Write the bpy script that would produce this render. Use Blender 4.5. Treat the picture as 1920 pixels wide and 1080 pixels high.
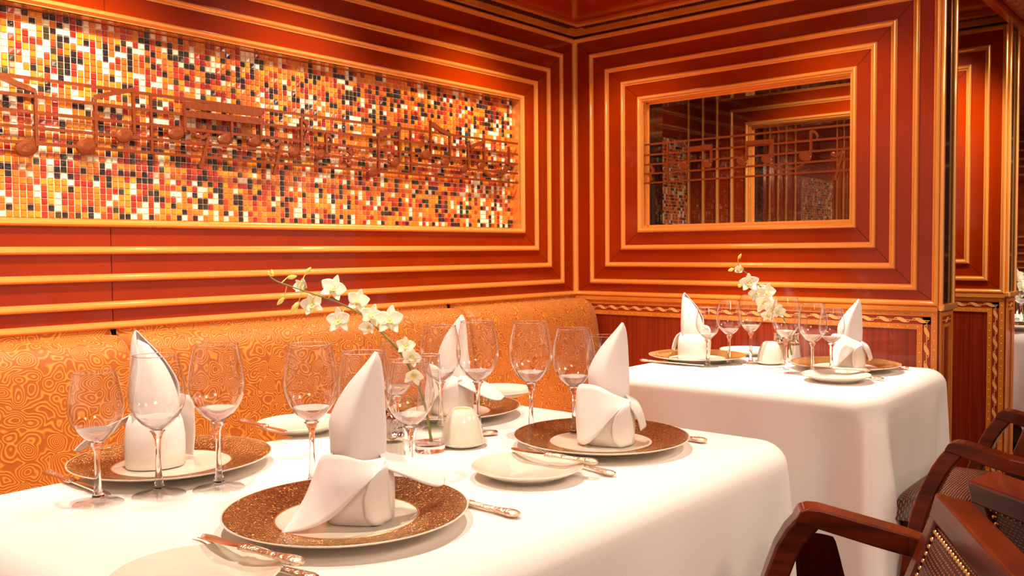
import bpy, math, random
from mathutils import Vector, Matrix
from math import sin, cos, pi, radians, sqrt, atan2

random.seed(7)
for o in list(bpy.data.objects):
    bpy.data.objects.remove(o)
SC = bpy.context.scene
COL = SC.collection

# ------------------------------------------------------------------ camera
H = 1.095                       # eye height, metres
CX, CY = -2.8163, -2.0778
F_PX = 1644.8
yaw, pitch, roll = radians(40.5555), radians(-2.4328), radians(-0.4882)
fwd = Vector((cos(yaw), sin(yaw), 0)); rt = Vector((sin(yaw), -cos(yaw), 0)); upv = Vector((0, 0, 1))
FW = fwd * cos(pitch) + upv * sin(pitch)
U0 = upv * cos(pitch) - fwd * sin(pitch)
R2 = rt * cos(roll) + U0 * sin(roll)
U2 = U0 * cos(roll) - rt * sin(roll)
cam_data = bpy.data.cameras.new('camera')
cam_data.sensor_width = 36.0
cam_data.lens = 36.0 * F_PX / 1920.0
cam_data.clip_start = 0.02
cam = bpy.data.objects.new('camera', cam_data)
COL.objects.link(cam)
m = Matrix((R2, U2, -FW)).transposed().to_4x4()
m.translation = Vector((CX, CY, H))
cam.matrix_world = m
SC.camera = cam
EYE = Vector((CX, CY, H))

# ------------------------------------------------------------------ world, exposure, lamps
SC.view_settings.view_transform = 'Standard'
SC.view_settings.look = 'None'
SC.view_settings.exposure = 0.80
SC.view_settings.gamma = 1.0
SC.view_settings.use_curve_mapping = False
w = bpy.data.worlds.new('world'); SC.world = w; w.use_nodes = True
bg = w.node_tree.nodes['Background']
bg.inputs[0].default_value = (1.0, 0.70, 0.53, 1)
bg.inputs[1].default_value = 0.40

WARM = (1.0, 0.86, 0.71)
def spot(name, loc, target, power, angle=80, blend=0.6, size=0.03, col=WARM):
    l = bpy.data.lights.new(name, 'SPOT')
    l.energy = power; l.spot_size = radians(angle); l.spot_blend = blend
    l.shadow_soft_size = size; l.color = col
    o = bpy.data.objects.new(name, l); COL.objects.link(o)
    o.location = loc
    d = Vector(target) - Vector(loc)
    o.rotation_euler = d.to_track_quat('-Z', 'Y').to_euler()
    return o
LZ = 1.935
# downlights over the tables
spot('table_downlight', (-2.25, -1.05, LZ), (-2.25, -1.03, 0), 27, 95, 0.8)
spot('table_downlight', (-1.55, -1.05, LZ), (-1.55, -1.03, 0), 25, 95, 0.8)
spot('table_downlight', (-0.55, -0.82, LZ), (-0.52, -0.86, 0), 78, 72, 0.7)
spot('table_downlight', (1.75, -1.0, LZ), (1.75, -1.0, 0), 46, 90, 0.7)
# wall washers grazing the mosaic wall
for x, p in ((-2.75, 20), (-1.98, 30), (-1.32, 20), (-0.62, 24)):
    spot('wall_washer', (x, -0.36, LZ), (x, -0.02, 0.9), p, 110, 1.0)
spot('bench_fill', (-2.35, -0.95, LZ), (-2.05, 0, 1.05), 26, 62, 0.9)  # unseen spots added to brighten the lower panels and bench back
spot('bench_fill', (-1.15, -0.90, LZ), (-0.95, 0, 1.00), 12, 62, 0.9)
spot('aisle_fill', (-1.35, -1.95, LZ), (-1.35, -1.90, 0), 20, 80, 0.8)  # unseen spot added to light the chair tops
spot('aisle_fill', (0.75, -1.85, LZ), (1.25, -1.3, 0.5), 22, 80, 0.8)  # unseen spot added to lift the far table's hanging cloth
spot('far_wall_fill', (4.2, -1.9, LZ), (5.0, -1.5, 1.3), 30, 90, 0.8)  # unseen spot added to brighten the marbled wall
# washers on the window wall
for y, p in ((-0.30, 11), (-1.05, 12)):
    spot('wall_washer', (-0.36, y, LZ), (-0.02, y, 0.7), p, 110, 1.0)
spot('wall_washer', (0.50, -1.12, LZ), (0.90, -1.0, 1.15), 26, 100, 0.9)
spot('wall_washer', (0.34, -0.85, LZ), (0.90, -0.62, 1.30), 22, 75, 0.9)
spot('wall_washer', (3.0, -0.6, LZ), (3.2, 0, 1.2), 6, 110, 0.9)
# unseen area lamps over the aisle, added as frontal fill
for x in (-3.0, -1.2, 0.9):
    l = bpy.data.lights.new('front_fill', 'AREA'); l.energy = 11; l.size = 0.5; l.color = (1.0, 0.80, 0.62)
    o = bpy.data.objects.new('front_fill', l); COL.objects.link(o); o.location = (x, -3.0, 2.2)
    o.rotation_euler = (radians(18), 0, 0)

# ------------------------------------------------------------------ measuring helpers
def ray(u, v):
    return FW + R2 * ((u - 960) / F_PX) + U2 * ((540 - v) / F_PX)
def onz(u, v, z):
    d = ray(u, v); return EYE + d * ((z - H) / d.z)
def ony(u, v, y=0.0):
    d = ray(u, v); return EYE + d * ((y - CY) / d.y)
def onx(u, v, x=0.0):
    d = ray(u, v); return EYE + d * ((x - CX) / d.x)

# ------------------------------------------------------------------ materials
def new_mat(name):
    m = bpy.data.materials.new(name); m.use_nodes = True
    return m, m.node_tree.nodes, m.node_tree.links, m.node_tree.nodes['Principled BSDF']
def plain(name, col, rough=0.5, metal=0.0, spec=0.5, coat=0.0, bump=None):
    m, n, l, b = new_mat(name)
    b.inputs['Base Color'].default_value = (*col, 1)
    b.inputs['Roughness'].default_value = rough
    b.inputs['Metallic'].default_value = metal
    b.inputs['Specular IOR Level'].default_value = spec
    b.inputs['Coat Weight'].default_value = coat
    b.inputs['Coat Roughness'].default_value = 0.05
    if bump:
        sc, st, dist = bump
        t = n.new('ShaderNodeTexNoise'); t.inputs['Scale'].default_value = sc; t.inputs['Detail'].default_value = 3
        tc = n.new('ShaderNodeTexCoord'); l.new(tc.outputs['Object'], t.inputs['Vector'])
        bm = n.new('ShaderNodeBump'); bm.inputs['Strength'].default_value = st; bm.inputs['Distance'].default_value = dist
        l.new(t.outputs['Fac'], bm.inputs['Height']); l.new(bm.outputs['Normal'], b.inputs['Normal'])
    return m
def ramp(n, stops):
    r = n.new('ShaderNodeValToRGB')
    e = r.color_ramp.elements
    e[0].position = stops[0][0]; e[0].color = (*stops[0][1], 1)
    e[1].position = stops[-1][0]; e[1].color = (*stops[-1][1], 1)
    for p, c in stops[1:-1]:
        x = e.new(p); x.color = (*c, 1)
    return r
def grain(name, c0, c1, scale=(3, 3, 60), rough=0.2, coat=0.3, spec=0.5, metal=0.0):
    m, n, l, b = new_mat(name)
    tc = n.new('ShaderNodeTexCoord'); mp = n.new('ShaderNodeMapping'); mp.inputs['Scale'].default_value = scale
    t = n.new('ShaderNodeTexNoise'); t.inputs['Scale'].default_value = 1.0; t.inputs['Detail'].default_value = 4; t.inputs['Roughness'].default_value = 0.6
    l.new(tc.outputs['Object'], mp.inputs['Vector']); l.new(mp.outputs['Vector'], t.inputs['Vector'])
    r = ramp(n, [(0.35, c0), (0.65, c1)]); l.new(t.outputs['Fac'], r.inputs['Fac']); l.new(r.outputs['Color'], b.inputs['Base Color'])
    b.inputs['Roughness'].default_value = rough; b.inputs['Coat Weight'].default_value = coat; b.inputs['Coat Roughness'].default_value = 0.06
    b.inputs['Specular IOR Level'].default_value = spec; b.inputs['Metallic'].default_value = metal
    return m

M = {}
M['lacquer'] = grain('red_lacquer', (0.26, 0.0185, 0.0002), (0.345, 0.0275, 0.0003), (2, 2, 2), 0.14, 0.30, 0.30)
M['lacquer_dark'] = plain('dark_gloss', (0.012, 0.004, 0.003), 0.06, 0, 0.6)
M['backing'] = plain('dark_backing', (0.05, 0.008, 0.003), 0.5)
M['gold_trim'] = plain('gold_trim', (1.0, 0.40, 0.070), 0.27, 0.45, 0.9, 0.8)
M['gold_wood'] = grain('golden_wood', (0.62, 0.17, 0.018), (0.78, 0.25, 0.03), (6, 6, 6), 0.3, 0.2)
M['dado'] = grain('striped_red_wood', (0.17, 0.012, 0.002), (0.31, 0.027, 0.004), (150, 150, 1.6), 0.28, 0.25)
M['inlay_red'] = plain('inlay_red', (0.33, 0.03, 0.006), 0.3)
M['inlay_leaf'] = plain('inlay_leaf', (0.85, 0.42, 0.12), 0.35)
M['ceiling'] = grain('ceiling_red_wood', (0.26, 0.014, 0.003), (0.36, 0.022, 0.004), (1.5, 14, 14), 0.16, 0.35)
M['ceiling_beam'] = grain('ceiling_orange_wood', (0.66, 0.11, 0.010), (0.80, 0.16, 0.016), (3, 20, 20), 0.3, 0.2)
M['carpet'] = plain('dark_carpet', (0.035, 0.006, 0.004), 0.95, 0, 0.1, 0, (140, 0.6, 0.01))
M['far_wall'] = grain('marbled_red', (0.16, 0.010, 0.003), (0.42, 0.05, 0.010), (5, 5, 9), 0.3, 0.2)
M['copper'] = plain('copper_relief', (0.26, 0.050, 0.008), 0.30, 0.45, 0.6, 0, (90, 0.25, 0.004))
M['grout'] = plain('grout', (0.95, 0.68, 0.47), 0.8)
M['linen'] = plain('white_linen', (0.88, 0.80, 0.74), 0.85, 0, 0.2, 0, (500, 0.08, 0.002))
M['napkin'] = plain('napkin_linen', (0.92, 0.83, 0.78), 0.75, 0, 0.25)
M['porcelain'] = plain('white_porcelain', (0.76, 0.69, 0.56), 0.10, 0, 0.5, 0.4)
M['silver'] = plain('silver_plate', (0.90, 0.78, 0.66), 0.16, 1.0, 0.5)
M['silver_ornate'] = plain('ornate_silver', (0.86, 0.66, 0.48), 0.22, 1.0, 0.5, 0, (220, 0.55, 0.006))
M['chair_wood'] = grain('chair_mahogany', (0.055, 0.0060, 0.0012), (0.15, 0.0170, 0.0020), (5, 5, 40), 0.30, 0.2, 0.35)
M['brass'] = plain('brass_nails', (0.85, 0.50, 0.20), 0.25, 1.0)
M['petal'] = plain('cream_petal', (0.96, 0.92, 0.74), 0.5, 0, 0.2)
M['petal_lip'] = plain('yellow_lip', (0.90, 0.80, 0.30), 0.5, 0, 0.2)
M['bud'] = plain('yellow_bud', (0.80, 0.66, 0.14), 0.5)
M['stem'] = plain('green_stem', (0.20, 0.20, 0.025), 0.5)
M['salt'] = plain('salt', (0.93, 0.86, 0.78), 0.7)
M['pepper'] = plain('ground_pepper', (0.62, 0.44, 0.26), 0.8)
M['steel_cap'] = plain('chrome_cap', (0.80, 0.68, 0.56), 0.10, 1.0)
M['dish_center'] = plain('pale_green_disc', (0.70, 0.62, 0.28), 0.4)
M['table_wood'] = plain('table_wood', (0.20, 0.05, 0.015), 0.5)
M['slat'] = plain('vent_slat', (0.10, 0.012, 0.004), 0.4)

for i, (nm, c, ro) in enumerate((('amber', (0.78, 0.215, 0.006), .12), ('orange', (0.74, 0.135, 0.006), .12), ('red', (0.56, 0.046, 0.004), .12),
                       ('darkred', (0.36, 0.016, 0.006), .10), ('cream', (0.95, 0.84, 0.58), .14), ('black', (0.020, 0.010, 0.008), .08),
                       ('olive', (0.045, 0.035, 0.010), .08), ('gold', (0.84, 0.31, 0.012), .12))):
    M['tile_' + nm] = plain('glass_tile_' + nm, c, ro, 0, 0.6, 0.6, (160, 0.30, 0.006))

# charger gold: fine sparkling crackle
def gold_rim():
    m, n, l, b = new_mat('crackled_gold')
    tc = n.new('ShaderNodeTexCoord')
    v = n.new('ShaderNodeTexVoronoi'); v.inputs['Scale'].default_value = 330
    l.new(tc.outputs['Object'], v.inputs['Vector'])
    bp = n.new('ShaderNodeBump'); bp.inputs['Strength'].default_value = 0.85; bp.inputs['Distance'].default_value = 0.004
    l.new(v.outputs['Distance'], bp.inputs['Height']); l.new(bp.outputs['Normal'], b.inputs['Normal'])
    r = ramp(n, [(0.0, (0.15, 0.050, 0.010)), (0.5, (0.34, 0.135, 0.032)), (1.0, (0.70, 0.40, 0.16))]); l.new(v.outputs['Distance'], r.inputs['Fac'])
    l.new(r.outputs['Color'], b.inputs['Base Color'])
    b.inputs['Metallic'].default_value = 0.95; b.inputs['Roughness'].default_value = 0.20
    return m
M['gold_rim'] = gold_rim()

# glass: thin shells let light through and reflect by fresnel, solid pieces refract
def thin_glass(name, tint=(0.985, 0.975, 0.965)):
    m, n, l, b = new_mat(name)
    out = n['Material Output']; n.remove(b)
    tr = n.new('ShaderNodeBsdfTransparent'); tr.inputs[0].default_value = (*tint, 1)
    gl = n.new('ShaderNodeBsdfGlossy'); gl.inputs['Roughness'].default_value = 0.01
    lw = n.new('ShaderNodeLayerWeight'); lw.inputs['Blend'].default_value = 0.5
    pw = n.new('ShaderNodeMath'); pw.operation = 'POWER'; pw.inputs[1].default_value = 2.1; l.new(lw.outputs['Facing'], pw.inputs[0])
    fr = n.new('ShaderNodeMath'); fr.operation = 'MULTIPLY_ADD'; fr.inputs[1].default_value = 0.85; fr.inputs[2].default_value = 0.05; l.new(pw.outputs[0], fr.inputs[0])
    mx = n.new('ShaderNodeMixShader')
    l.new(fr.outputs[0], mx.inputs[0]); l.new(tr.outputs[0], mx.inputs[1]); l.new(gl.outputs[0], mx.inputs[2]); l.new(mx.outputs[0], out.inputs[0])
    return m
M['bowl_glass'] = thin_glass('bowl_glass')
M['pane_glass'] = thin_glass('pane_glass', (0.95, 0.92, 0.88))
def solid_glass():
    m, n, l, b = new_mat('solid_glass')
    b.inputs['Base Color'].default_value = (0.99, 0.97, 0.95, 1); b.inputs['Roughness'].default_value = 0.0
    b.inputs['Transmission Weight'].default_value = 1.0; b.inputs['IOR'].default_value = 1.48
    return m
M['solid_glass'] = solid_glass()
M['refraction_fill'] = solid_glass()
M['refraction_fill'].name = 'refraction_fill'; M['refraction_fill'].node_tree.nodes['Principled BSDF'].inputs['IOR'].default_value = 1.16; M['refraction_fill'].node_tree.nodes['Principled BSDF'].inputs['Transmission Weight'].default_value = 0.78  # partly diffuse white: the bowl's bright refraction is put into the colour

# banquette damask: concentric paisley rings
def damask():
    m, n, l, b = new_mat('gold_paisley_fabric')
    tc = n.new('ShaderNodeTexCoord')
    ns = n.new('ShaderNodeTexNoise'); ns.inputs['Scale'].default_value = 14; ns.inputs['Detail'].default_value = 1.0
    l.new(tc.outputs['Object'], ns.inputs['Vector'])
    sub = n.new('ShaderNodeVectorMath'); sub.operation = 'SUBTRACT'; sub.inputs[1].default_value = (0.5, 0.5, 0.5)
    l.new(ns.outputs['Color'], sub.inputs[0])
    scl = n.new('ShaderNodeVectorMath'); scl.operation = 'SCALE'; scl.inputs['Scale'].default_value = 0.045
    l.new(sub.outputs[0], scl.inputs[0])
    add = n.new('ShaderNodeVectorMath'); add.operation = 'ADD'
    l.new(tc.outputs['Object'], add.inputs[0]); l.new(scl.outputs[0], add.inputs[1])
    v = n.new('ShaderNodeTexVoronoi'); v.feature = 'SMOOTH_F1'; v.inputs['Scale'].default_value = 27; v.inputs['Smoothness'].default_value = 0.35
    v.inputs['Randomness'].default_value = 1.0
    l.new(add.outputs[0], v.inputs['Vector'])
    mu = n.new('ShaderNodeMath'); mu.operation = 'MULTIPLY'; mu.inputs[1].default_value = 52.0
    l.new(v.outputs['Distance'], mu.inputs[0])
    si = n.new('ShaderNodeMath'); si.operation = 'SINE'; l.new(mu.outputs[0], si.inputs[0])
    r = ramp(n, [(0.30, (0.40, 0.088, 0.001)), (0.58, (0.47, 0.120, 0.003)), (0.95, (0.66, 0.255, 0.022))])
    mr = n.new('ShaderNodeMapRange'); mr.inputs['From Min'].default_value = -1; l.new(si.outputs[0], mr.inputs['Value'])
    l.new(mr.outputs[0], r.inputs['Fac']); l.new(r.outputs['Color'], b.inputs['Base Color'])
    b.inputs['Roughness'].default_value = 0.5; b.inputs['Specular IOR Level'].default_value = 0.4
    b.inputs['Sheen Weight'].default_value = 0.15
    bp = n.new('ShaderNodeBump'); bp.inputs['Strength'].default_value = 0.25; bp.inputs['Distance'].default_value = 0.002
    l.new(mr.outputs[0], bp.inputs['Height']); l.new(bp.outputs['Normal'], b.inputs['Normal'])
    return m
M['damask'] = damask()

# woven chair upholstery: dark ground with rows of gold stitches
def weave():
    m, n, l, b = new_mat('woven_upholstery')
    tc = n.new('ShaderNodeTexCoord')
    br = n.new('ShaderNodeTexBrick'); br.inputs['Scale'].default_value = 1.0
    br.offset = 0.5
    br.inputs['Brick Width'].default_value = 0.0085; br.inputs['Row Height'].default_value = 0.0056
    br.inputs['Mortar Size'].default_value = 0.0023; br.inputs['Mortar Smooth'].default_value = 0.4
    br.inputs['Color1'].default_value = (0.46, 0.15, 0.045, 1); br.inputs['Color2'].default_value = (0.34, 0.10, 0.028, 1)
    br.inputs['Mortar'].default_value = (0.035, 0.0035, 0.002, 1)
    l.new(tc.outputs['UV'], br.inputs['Vector'])
    l.new(br.outputs['Color'], b.inputs['Base Color'])
    b.inputs['Roughness'].default_value = 0.42
    bp = n.new('ShaderNodeBump'); bp.inputs['Strength'].default_value = 0.5; bp.inputs['Distance'].default_value = 0.002; bp.invert = True
    l.new(br.outputs['Fac'], bp.inputs['Height']); l.new(bp.outputs['Normal'], b.inputs['Normal'])
    return m
M['weave'] = weave()

# ------------------------------------------------------------------ mesh builder
class MB:
    def __init__(s):
        s.v = []; s.f = []; s.mi = []; s.mats = []; s.uv = None
    def mat(s, key):
        if key not in s.mats: s.mats.append(key)
        return s.mats.index(key)
    def add(s, verts, faces, key):
        b = len(s.v); i = s.mat(key)
        s.v.extend([tuple(p) for p in verts])
        for f in faces:
            s.f.append(tuple(b + k for k in f)); s.mi.append(i)
    def box(s, lo, hi, key, rot=None):
        x0, y0, z0 = lo; x1, y1, z1 = hi
        P = [Vector(p) for p in ((x0,y0,z0),(x1,y0,z0),(x1,y1,z0),(x0,y1,z0),(x0,y0,z1),(x1,y0,z1),(x1,y1,z1),(x0,y1,z1))]
        if rot: P = [rot @ p for p in P]
        s.add(P, [(0,3,2,1),(4,5,6,7),(0,1,5,4),(1,2,6,5),(2,3,7,6),(3,0,4,7)], key)
    def lathe(s, prof, n, key, cap0=True, cap1=True, sx=1.0, sy=1.0, off=(0,0,0), mtx=None):
        V = []; Fc = []; k = len(prof)
        for r, z in prof:
            for j in range(n):
                a = 2*pi*j/n
                p = Vector((r*cos(a)*sx+off[0], r*sin(a)*sy+off[1], z+off[2]))
                V.append(mtx @ p if mtx else p)
        for i in range(k-1):
            for j in range(n):
                a, b2 = i*n+j, i*n+(j+1) % n
                Fc.append((a, b2, b2+n, a+n))
        if cap0: Fc.append(tuple(reversed(range(n))))
        if cap1: Fc.append(tuple(range((k-1)*n, k*n)))
        s.add(V, Fc, key)
    def tube(s, pts, rad, n, key, flat=1.0, caps=True, upd=(0,0,1)):
        pts = [Vector(p) for p in pts]
        V = []; Fc = []; k = len(pts)
        rads = rad if isinstance(rad, (list, tuple)) else [rad]*k
        ref = Vector(upd); prev = None
        for i, p in enumerate(pts):
            t = (pts[min(i+1,k-1)]-pts[max(i-1,0)]).normalized()
            a = ref.cross(t)
            if a.length < 1e-3: a = Vector((1,0,0)).cross(t)
            a.normalize()
            if prev is not None and a.dot(prev) < 0: a = -a
            prev = a
            b2 = t.cross(a)
            for j in range(n):
                q = 2*pi*j/n
                V.append(p + a*cos(q)*rads[i] + b2*sin(q)*rads[i]*flat)
        for i in range(k-1):
            for j in range(n):
                x, y = i*n+j, i*n+(j+1) % n
                Fc.append((x, y, y+n, x+n))
        if caps:
            Fc.append(tuple(reversed(range(n)))); Fc.append(tuple(range((k-1)*n, k*n)))
        s.add(V, Fc, key)
    def grid(s, rows, key, closed=False):
        k = len(rows); n = len(rows[0]); V = [p for r in rows for p in r]; Fc = []
        for i in range(k-1):
            for j in range(n if closed else n-1):
                a, b2 = i*n+j, i*n+(j+1) % n
                Fc.append((a, b2, b2+n, a+n))
        s.add(V, Fc, key)
    def bar(s, p0, p1, wdir, wid, hgt, key):
        """rectangular bar from p0 to p1; wid along wdir, hgt along the third axis"""
        p0, p1 = Vector(p0), Vector(p1); t = (p1-p0).normalized()
        a = Vector(wdir); a = (a - t*a.dot(t)).normalized(); c = t.cross(a)
        P = []
        for p in (p0, p1):
            for sa, sb in ((-1,-1),(1,-1),(1,1),(-1,1)):
                P.append(p + a*sa*wid/2 + c*sb*hgt/2)
        s.add(P, [(0,3,2,1),(4,5,6,7),(0,1,5,4),(1,2,6,5),(2,3,7,6),(3,0,4,7)], key)
    def build(s, name, parent=None, smooth=None, bevel=None, solid=None, subsurf=0):
        me = bpy.data.meshes.new(name)
        me.from_pydata(s.v, [], s.f)
        for k in s.mats: me.materials.append(M[k])
        me.polygons.foreach_set('material_index', s.mi)
        if s.uv:
            lay = me.uv_layers.new(name='UVMap')
            for lp in me.loops: lay.data[lp.index].uv = s.uv[lp.vertex_index]
        me.update()
        if smooth is not None:
            me.polygons.foreach_set('use_smooth', [True]*len(me.polygons))
            if smooth < 180: me.set_sharp_from_angle(angle=radians(smooth))
        o = bpy.data.objects.new(name, me); COL.objects.link(o)
        if parent: o.parent = parent
        if subsurf:
            md = o.modifiers.new('subdivision', 'SUBSURF'); md.levels = subsurf; md.render_levels = subsurf
        if solid:
            md = o.modifiers.new('solidify', 'SOLIDIFY'); md.thickness = solid; md.offset = 0
        if bevel:
            md = o.modifiers.new('bevel', 'BEVEL'); md.width = bevel; md.segments = 2; md.limit_method = 'ANGLE'; md.angle_limit = radians(40)
        return o

def tag(o, label, cat, group=None, kind=None):
    o['label'] = label; o['category'] = cat
    if group: o['group'] = group
    if kind: o['kind'] = kind
    return o
def thing(name, label, cat, loc, rz=0.0, group=None, scale=1.0):
    o = bpy.data.objects.new(name, None); COL.objects.link(o)
    o.location = loc; o.rotation_euler = (0, 0, rz); o.scale = (scale,)*3; o.empty_display_size = 0.05
    return tag(o, label, cat, group)
def struct(o, label=None):
    o['kind'] = 'structure'
    if label: o['label'] = label
    return o
def kids(o): return [c for c in bpy.data.objects if c.parent == o]
def dup(root, loc, rz, label, group=None, scale=1.0):
    r = root.copy(); COL.objects.link(r); r.location = loc; r.rotation_euler = (0, 0, rz); r.scale = (scale,)*3
    r['label'] = label
    if group: r['group'] = group
    for ch in kids(root):
        if ch == r: continue
        c = ch.copy(); COL.objects.link(c); c.parent = r
        for g in kids(ch):
            d = g.copy(); COL.objects.link(d); d.parent = c
    return r
def cr(pts, n):
    """Catmull-Rom through points, n samples"""
    P = [Vector(p) for p in pts]; k = len(P); out = []
    for i in range(n):
        t = i/(n-1)*(k-1); a = min(int(t), k-2); f = t-a
        p0 = P[a-1] if a > 0 else P[a]*2-P[a+1]; p1 = P[a]; p2 = P[a+1]; p3 = P[a+2] if a+2 < k else P[a+1]*2-P[a]
        out.append(0.5*((2*p1)+(p2-p0)*f+(2*p0-5*p1+4*p2-p3)*f*f+(3*p1-p0-3*p2+p3)*f**3))
    return out
def loft(curves, n, mrows):
    """surface through a list of curves"""
    C = [cr(c, n) for c in curves]
    cols = [cr([c[j] for c in C], mrows) for j in range(n)]
    return [[cols[j][i] for j in range(n)] for i in range(mrows)]

# ------------------------------------------------------------------ setting: walls
ZT = [0.5686, 0.6337, 0.6930, 0.7597, 0.8278]      # frame tops 1..5 above the eye
ZB = [0.0632, -0.0008, -0.0655, -0.1304, -0.1787]
DA = [0.3192, 0.2398, 0.1622, 0.0826, 0.0]
DB = [0.2938, 0.2204, 0.1478, 0.0756, 0.0]
EB = [1.1008, 1.1617, 1.2210, 1.2854, 1.345]
MW = 0.0185                                        # moulding width
PROF = [(0.0, 0.0), (0.0, 0.006), (0.002, 0.0105), (0.006, 0.0135), (0.0105, 0.0125), (0.0135, 0.009), (0.0145, 0.006), (0.0185, 0.005), (0.0185, 0.0)]
trim_no = [0]
def frame_ring(to3, r, key='gold_trim', prof=PROF):
    """mitred half-round moulding round a rectangle r=(u0,u1,z0,z1)"""
    b = MB(); rows = []
    for o, h in prof:
        u0, u1, z0, z1 = r[0]+o, r[1]-o, r[2]+o, r[3]-o
        rows.append([to3(u0, z0, h), to3(u1, z0, h), to3(u1, z1, h), to3(u0, z1, h)])
    b.grid(rows, key, closed=True)
    trim_no[0] += 1
    o = b.build('trim_%d' % trim_no[0], smooth=35)
    return struct(o)
def boards(b, to3, outer, inner, key='lacquer', seams=(), h=0.003, g=0.0009):
    """four mitred boards between two rectangles, open joints at the mitres"""
    o0, o1, oz0, oz1 = outer; i0, i1, iz0, iz1 = inner
    def quad(P):
        b.add([to3(u, z, h) for u, z in P] , [(0, 1, 2, 3)], key)
    def hor(zo, zi):
        cuts = sorted([s for s in seams if i0 < s < i1])
        xs = [None]+cuts+[None]
        for k in range(len(xs)-1):
            a, c = xs[k], xs[k+1]
            ao = o0+g if a is None else a+g; ai = i0+g if a is None else a+g
            co = o1-g if c is None else c-g; ci = i1-g if c is None else c-g
            quad([(ao, zo), (co, zo), (ci, zi), (ai, zi)])
    hor(oz0, iz0); hor(oz1, iz1)
    quad([(o0, oz0+g), (i0, iz0+g), (i0, iz1-g), (o0, oz1-g)])
    quad([(o1, oz0+g), (i1, iz0+g), (i1, iz1-g), (o1, oz1-g)])
def inset(r, d): return (r[0]+d, r[1]-d, r[2]+d, r[3]-d)

# left wall (runs along x, faces -y)
A3 = lambda u, z, h: Vector((u, -h, z))
XL = -3.06
RA = [(XL+DA[k], -DA[k], H+ZB[k], H+ZT[k]) for k in range(5)]
wl = MB()
for k in range(4, 0, -1):
    boards(wl, A3, inset(RA[k], MW), RA[k-1], seams=(-1.852,), h=0.003)
ri = inset(RA[0], MW)
# backing with a hole for the mosaic niche
D = 0.036
wl.box((XL, 0.0, 0), (0.0, 0.10, ri[2]), 'backing'); wl.box((XL, 0.0, ri[3]), (0.0, 0.10, 2.05), 'backing')
wl.box((XL, 0.0, ri[2]), (ri[0], 0.10, ri[3]), 'backing'); wl.box((ri[1], 0.0, ri[2]), (0.0, 0.10, ri[3]), 'backing')
wl.box((XL, D+0.01, ri[2]), (0.0, 0.10, ri[3]), 'backing')
struct(wl.build('wall_left'), 'red lacquered wall of nested mitred boards around the mosaic')
for k in range(4, -1, -1): frame_ring(A3, RA[k])
rv = MB()     # golden reveal of the niche
u0, u1, z0, z1 = ri
e = 0.001
rv.add([(u0,0,z0+e),(u1,0,z0+e),(u1,D+.009,z0+e),(u0,D+.009,z0+e)], [(0,1,2,3)], 'gold_trim')
rv.add([(u0,0,z1-e),(u1,0,z1-e),(u1,D+.009,z1-e),(u0,D+.009,z1-e)], [(0,3,2,1)], 'gold_trim')
rv.add([(u1-e,0,z0),(u1-e,0,z1),(u1-e,D+.009,z1),(u1-e,D+.009,z0)], [(0,1,2,3)], 'gold_trim')
rv.add([(u0+e,0,z0),(u0+e,0,z1),(u0+e,D+.009,z1),(u0+e,D+.009,z0)], [(0,3,2,1)], 'gold_trim')
trim_no[0] += 1; struct(rv.build('trim_%d' % trim_no[0]))

# mosaics: every tile a bevelled, slightly tilted piece of glass inside one panel
def mosaic(name, label, x0, x1, z0, z1, y, pitch=0.0148, keep=None, seed=3):
    rnd = random.Random(seed)
    root = thing(name, label, 'mosaic', ((x0+x1)/2, y, z0))
    ox, oz = (x0+x1)/2, z0
    g = MB(); g.box((x0-ox, 0.0, 0), (x1-ox, 0.008, z1-z0), 'grout'); g.build('grout', root)
    t = MB()
    names = ['amber', 'orange', 'red', 'darkred', 'cream', 'black', 'olive', 'gold']
    nx = int((x1-x0)/pitch); nz = int(round((z1-z0)/pitch)); pz = (z1-z0)/nz
    px = (x1-x0)/nx
    gap = 0.0021
    prev = {}
    for i in range(nx):
        warm = 0.5+0.5*sin(i*0.06+1.0)
        for j in range(nz):
            wts = [23+5*warm, 15, 16-4*warm, 12, 12+6*(1-warm), 17, 5, 8+3*warm]
            nm = rnd.choices(names, wts)[0]
            if rnd.random() < 0.14 and (i, j-1) in prev: nm = prev[(i, j-1)]
            prev[(i, j)] = nm
            a0, a1 = x0-ox+i*px+gap/2, x0-ox+(i+1)*px-gap/2
            b0, b1 = j*pz+gap/2, (j+1)*pz-gap/2
            hs = [-0.0035-rnd.uniform(-0.0004, 0.0004) for _ in range(4)]
            s = 0.0013
            V = [(a0, 0.0, b0), (a1, 0.0, b0), (a1, 0.0, b1), (a0, 0.0, b1),
                 (a0, -0.0018, b0), (a1, -0.0018, b0), (a1, -0.0018, b1), (a0, -0.0018, b1),
                 (a0+s, hs[0], b0+s), (a1-s, hs[1], b0+s), (a1-s, hs[2], b1-s), (a0+s, hs[3], b1-s)]
            Fc = [(0,1,5,4),(1,2,6,5),(2,3,7,6),(3,0,4,7),(4,5,9,8),(5,6,10,9),(6,7,11,10),(7,4,8,11),(8,9,10,11)]
            t.add(V, Fc, 'tile_'+nm)
    t.build('tiles', root)
    return root
mosaic('mosaic_panel', 'amber, red, cream and black glass mosaic recessed in the left wall',
       ri[0]+0.002, ri[1]-0.002, ri[2]+0.002, ri[3]-0.002, D)

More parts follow.
